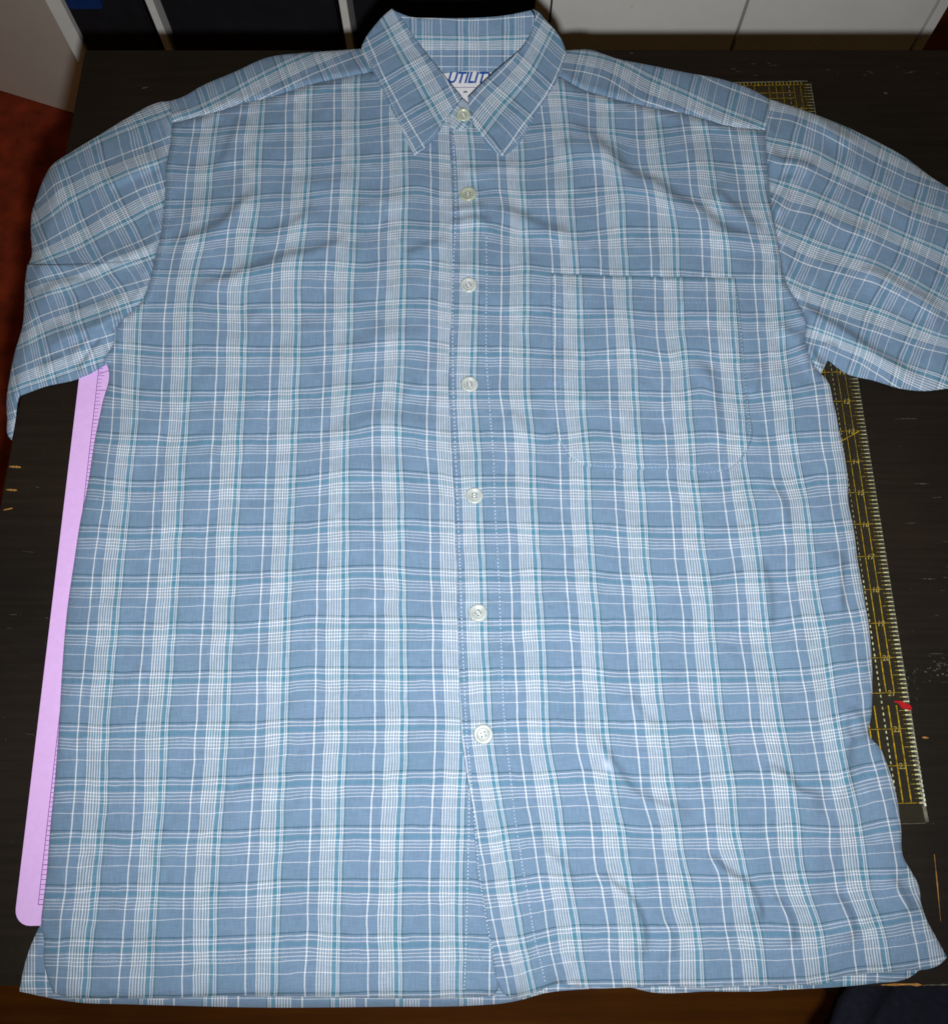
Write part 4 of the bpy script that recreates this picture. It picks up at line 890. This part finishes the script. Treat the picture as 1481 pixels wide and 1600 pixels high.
stitches(front_r, [(864, 432), (865, 560), (869, 640), (876, 688), (894, 713), (918, 725), (960, 729), (1040, 730), (1140, 728), (1158, 708), (1171, 678), (1168, 640), (1161, 560), (1155, 500), (1146, 437)], zp2, on=2.2, off=3.4, wid=0.85)
stitches(front_r, [(874, 436), (875, 560), (880, 660), (892, 702), (912, 714), (960, 718), (1040, 719), (1130, 718), (1150, 700), (1160, 672), (1152, 570), (1140, 470)], zp2, on=2.2, off=3.4, wid=0.75, mat=M_THREAD_M)
stitches(front_r, [(864, 470), (950, 471), (1040, 472), (1140, 474)], zp2, on=2.2, off=3.6, wid=0.75, mat=M_THREAD_M)
stitches(front_l, shift(L_ARM[1:-3], 9, 2), zL, on=2.4, off=3.4, wid=0.8, mat=M_THREAD_M)
stitches(front_r, shift(R_ARM[1:-5], -7, 2), zR, on=2.4, off=3.4, wid=0.8, mat=M_THREAD_M)
stitches(front_l, shift(L_YOKE, 1, -4), lambda x, y: zfield(x, y) + 0.0008, on=2.6, off=2.8, wid=1.0, mat=M_THREAD_D)
stitches(front_r, shift(R_YOKE, 0, -4), lambda x, y: zfield(x, y) + 0.0008, on=2.6, off=2.8, wid=1.0, mat=M_THREAD_D)
stitches(leafl, [(577, 92), (600, 136), (628, 194), (649, 234), (680, 206), (696, 180)], zc(zcl, CL[5:12]), on=2.4, off=2.2, wid=0.9)
stitches(leafr, [(866, 124), (833, 175), (809, 216), (784, 236), (769, 228), (746, 197), (739, 178)], zc(zcr, CR[7:17]), on=2.4, off=2.2, wid=0.9)
stitches(stand, [(660, 104), (700, 104.5), (735, 104), (790, 105)], lambda x, y: (zcs(x, y) + 0.6) * 0.001, on=60, off=0.2, wid=1.3, lift=0.0002)

# ---- buttons
def button_mesh(r):
    prof = [(0.0, 0.9), (0.34, 0.86), (0.52, 0.95), (0.62, 1.25), (0.74, 1.62), (0.86, 1.60), (0.96, 1.2), (1.0, 0.6), (0.97, 0.0)]
    bm = bmesh.new(); n = 28; rings = []
    c = bm.verts.new((0, 0, prof[0][1] * 0.001))
    for (a, h) in prof[1:]: rings.append([bm.verts.new((r * a * math.cos(2 * math.pi * k / n), r * a * math.sin(2 * math.pi * k / n), h * 0.001)) for k in range(n)])
    for k in range(n): bm.faces.new((c, rings[0][k], rings[0][(k + 1) % n]))
    for a, b in zip(rings[:-1], rings[1:]):
        for k in range(n): bm.faces.new((a[k], b[k], b[(k + 1) % n], a[(k + 1) % n]))
    bmesh.ops.recalc_face_normals(bm, faces=bm.faces); return bm_mesh(bm, 'button', True)
def hole_mesh():
    bm = bmesh.new(); bmesh.ops.create_cone(bm, cap_ends=True, segments=10, radius1=0.00085, radius2=0.00085, depth=0.0001); return bm_mesh(bm, 'hole')
def thread_mesh(rot):
    bm = bmesh.new()
    for s in (-1, 1):
        c_, s_ = math.cos(rot), math.sin(rot); n = 5; rows = []
        for j in range(n):
            t = -1 + 2 * j / (n - 1); x, y = t * 0.0013, s * 0.00095; z = 0.00098 + 0.0005 * (1 - t * t); hw = 0.0004
            rows.append([bm.verts.new((x * c_ - (y + o_) * s_, x * s_ + (y + o_) * c_, z - abs(o_) * 0.5)) for o_ in (-hw, 0, hw)])
        for j in range(n - 1):
            for k in range(2): bm.faces.new((rows[j][k], rows[j][k + 1], rows[j + 1][k + 1], rows[j + 1][k]))
    return bm_mesh(bm, 'thread', True)
HM = hole_mesh(); HM.materials.append(M_HOLE)
BT = [(724, 180, 11.0, M_BTN_Y, 0.5), (731, 304, 13.8, M_BTN_Y, 0.05), (732, 446, 13.2, M_BTN, 0.5), (733.5, 601, 13.6, M_BTN, 0.2), (741, 775, 14.0, M_BTN, 0.0), (747, 958, 14.6, M_BTN, 0.75), (755, 1147.5, 15.6, M_BTN, 0.3)]
for i, (x, y, rpx, mt, rot) in enumerate(BT):
    z0 = float(zR(np.array([x]), np.array([y]))[0]) + 0.0006
    if i == 0: z0 = 0.0160
    c = V(P(x, y, z0)); r = (V(P(x + rpx, y, z0)) - c).length
    o = link('button', button_mesh(r), mt, shirt); o.matrix_parent_inverse = SHI; o.location = c
    o.rotation_euler = (random.uniform(-.10, .10) + (0.25 if i == 0 else 0), random.uniform(-.10, .10), 0)
    if i == 1: o['label'] = 'yellowed plastic button below the collar'
    for a in range(4):
        h = link('hole', HM, None, o); h.location = (0.0016 * math.cos(rot + math.pi / 4 + a * math.pi / 2), 0.0016 * math.sin(rot + math.pi / 4 + a * math.pi / 2), 0.00092)
    link('thread', thread_mesh(rot), M_LABEL, o)

# photographs of this kind carry no post effects; plain Cycles
scene.render.engine = 'CYCLES'
scene.cycles.filter_width = 1.7
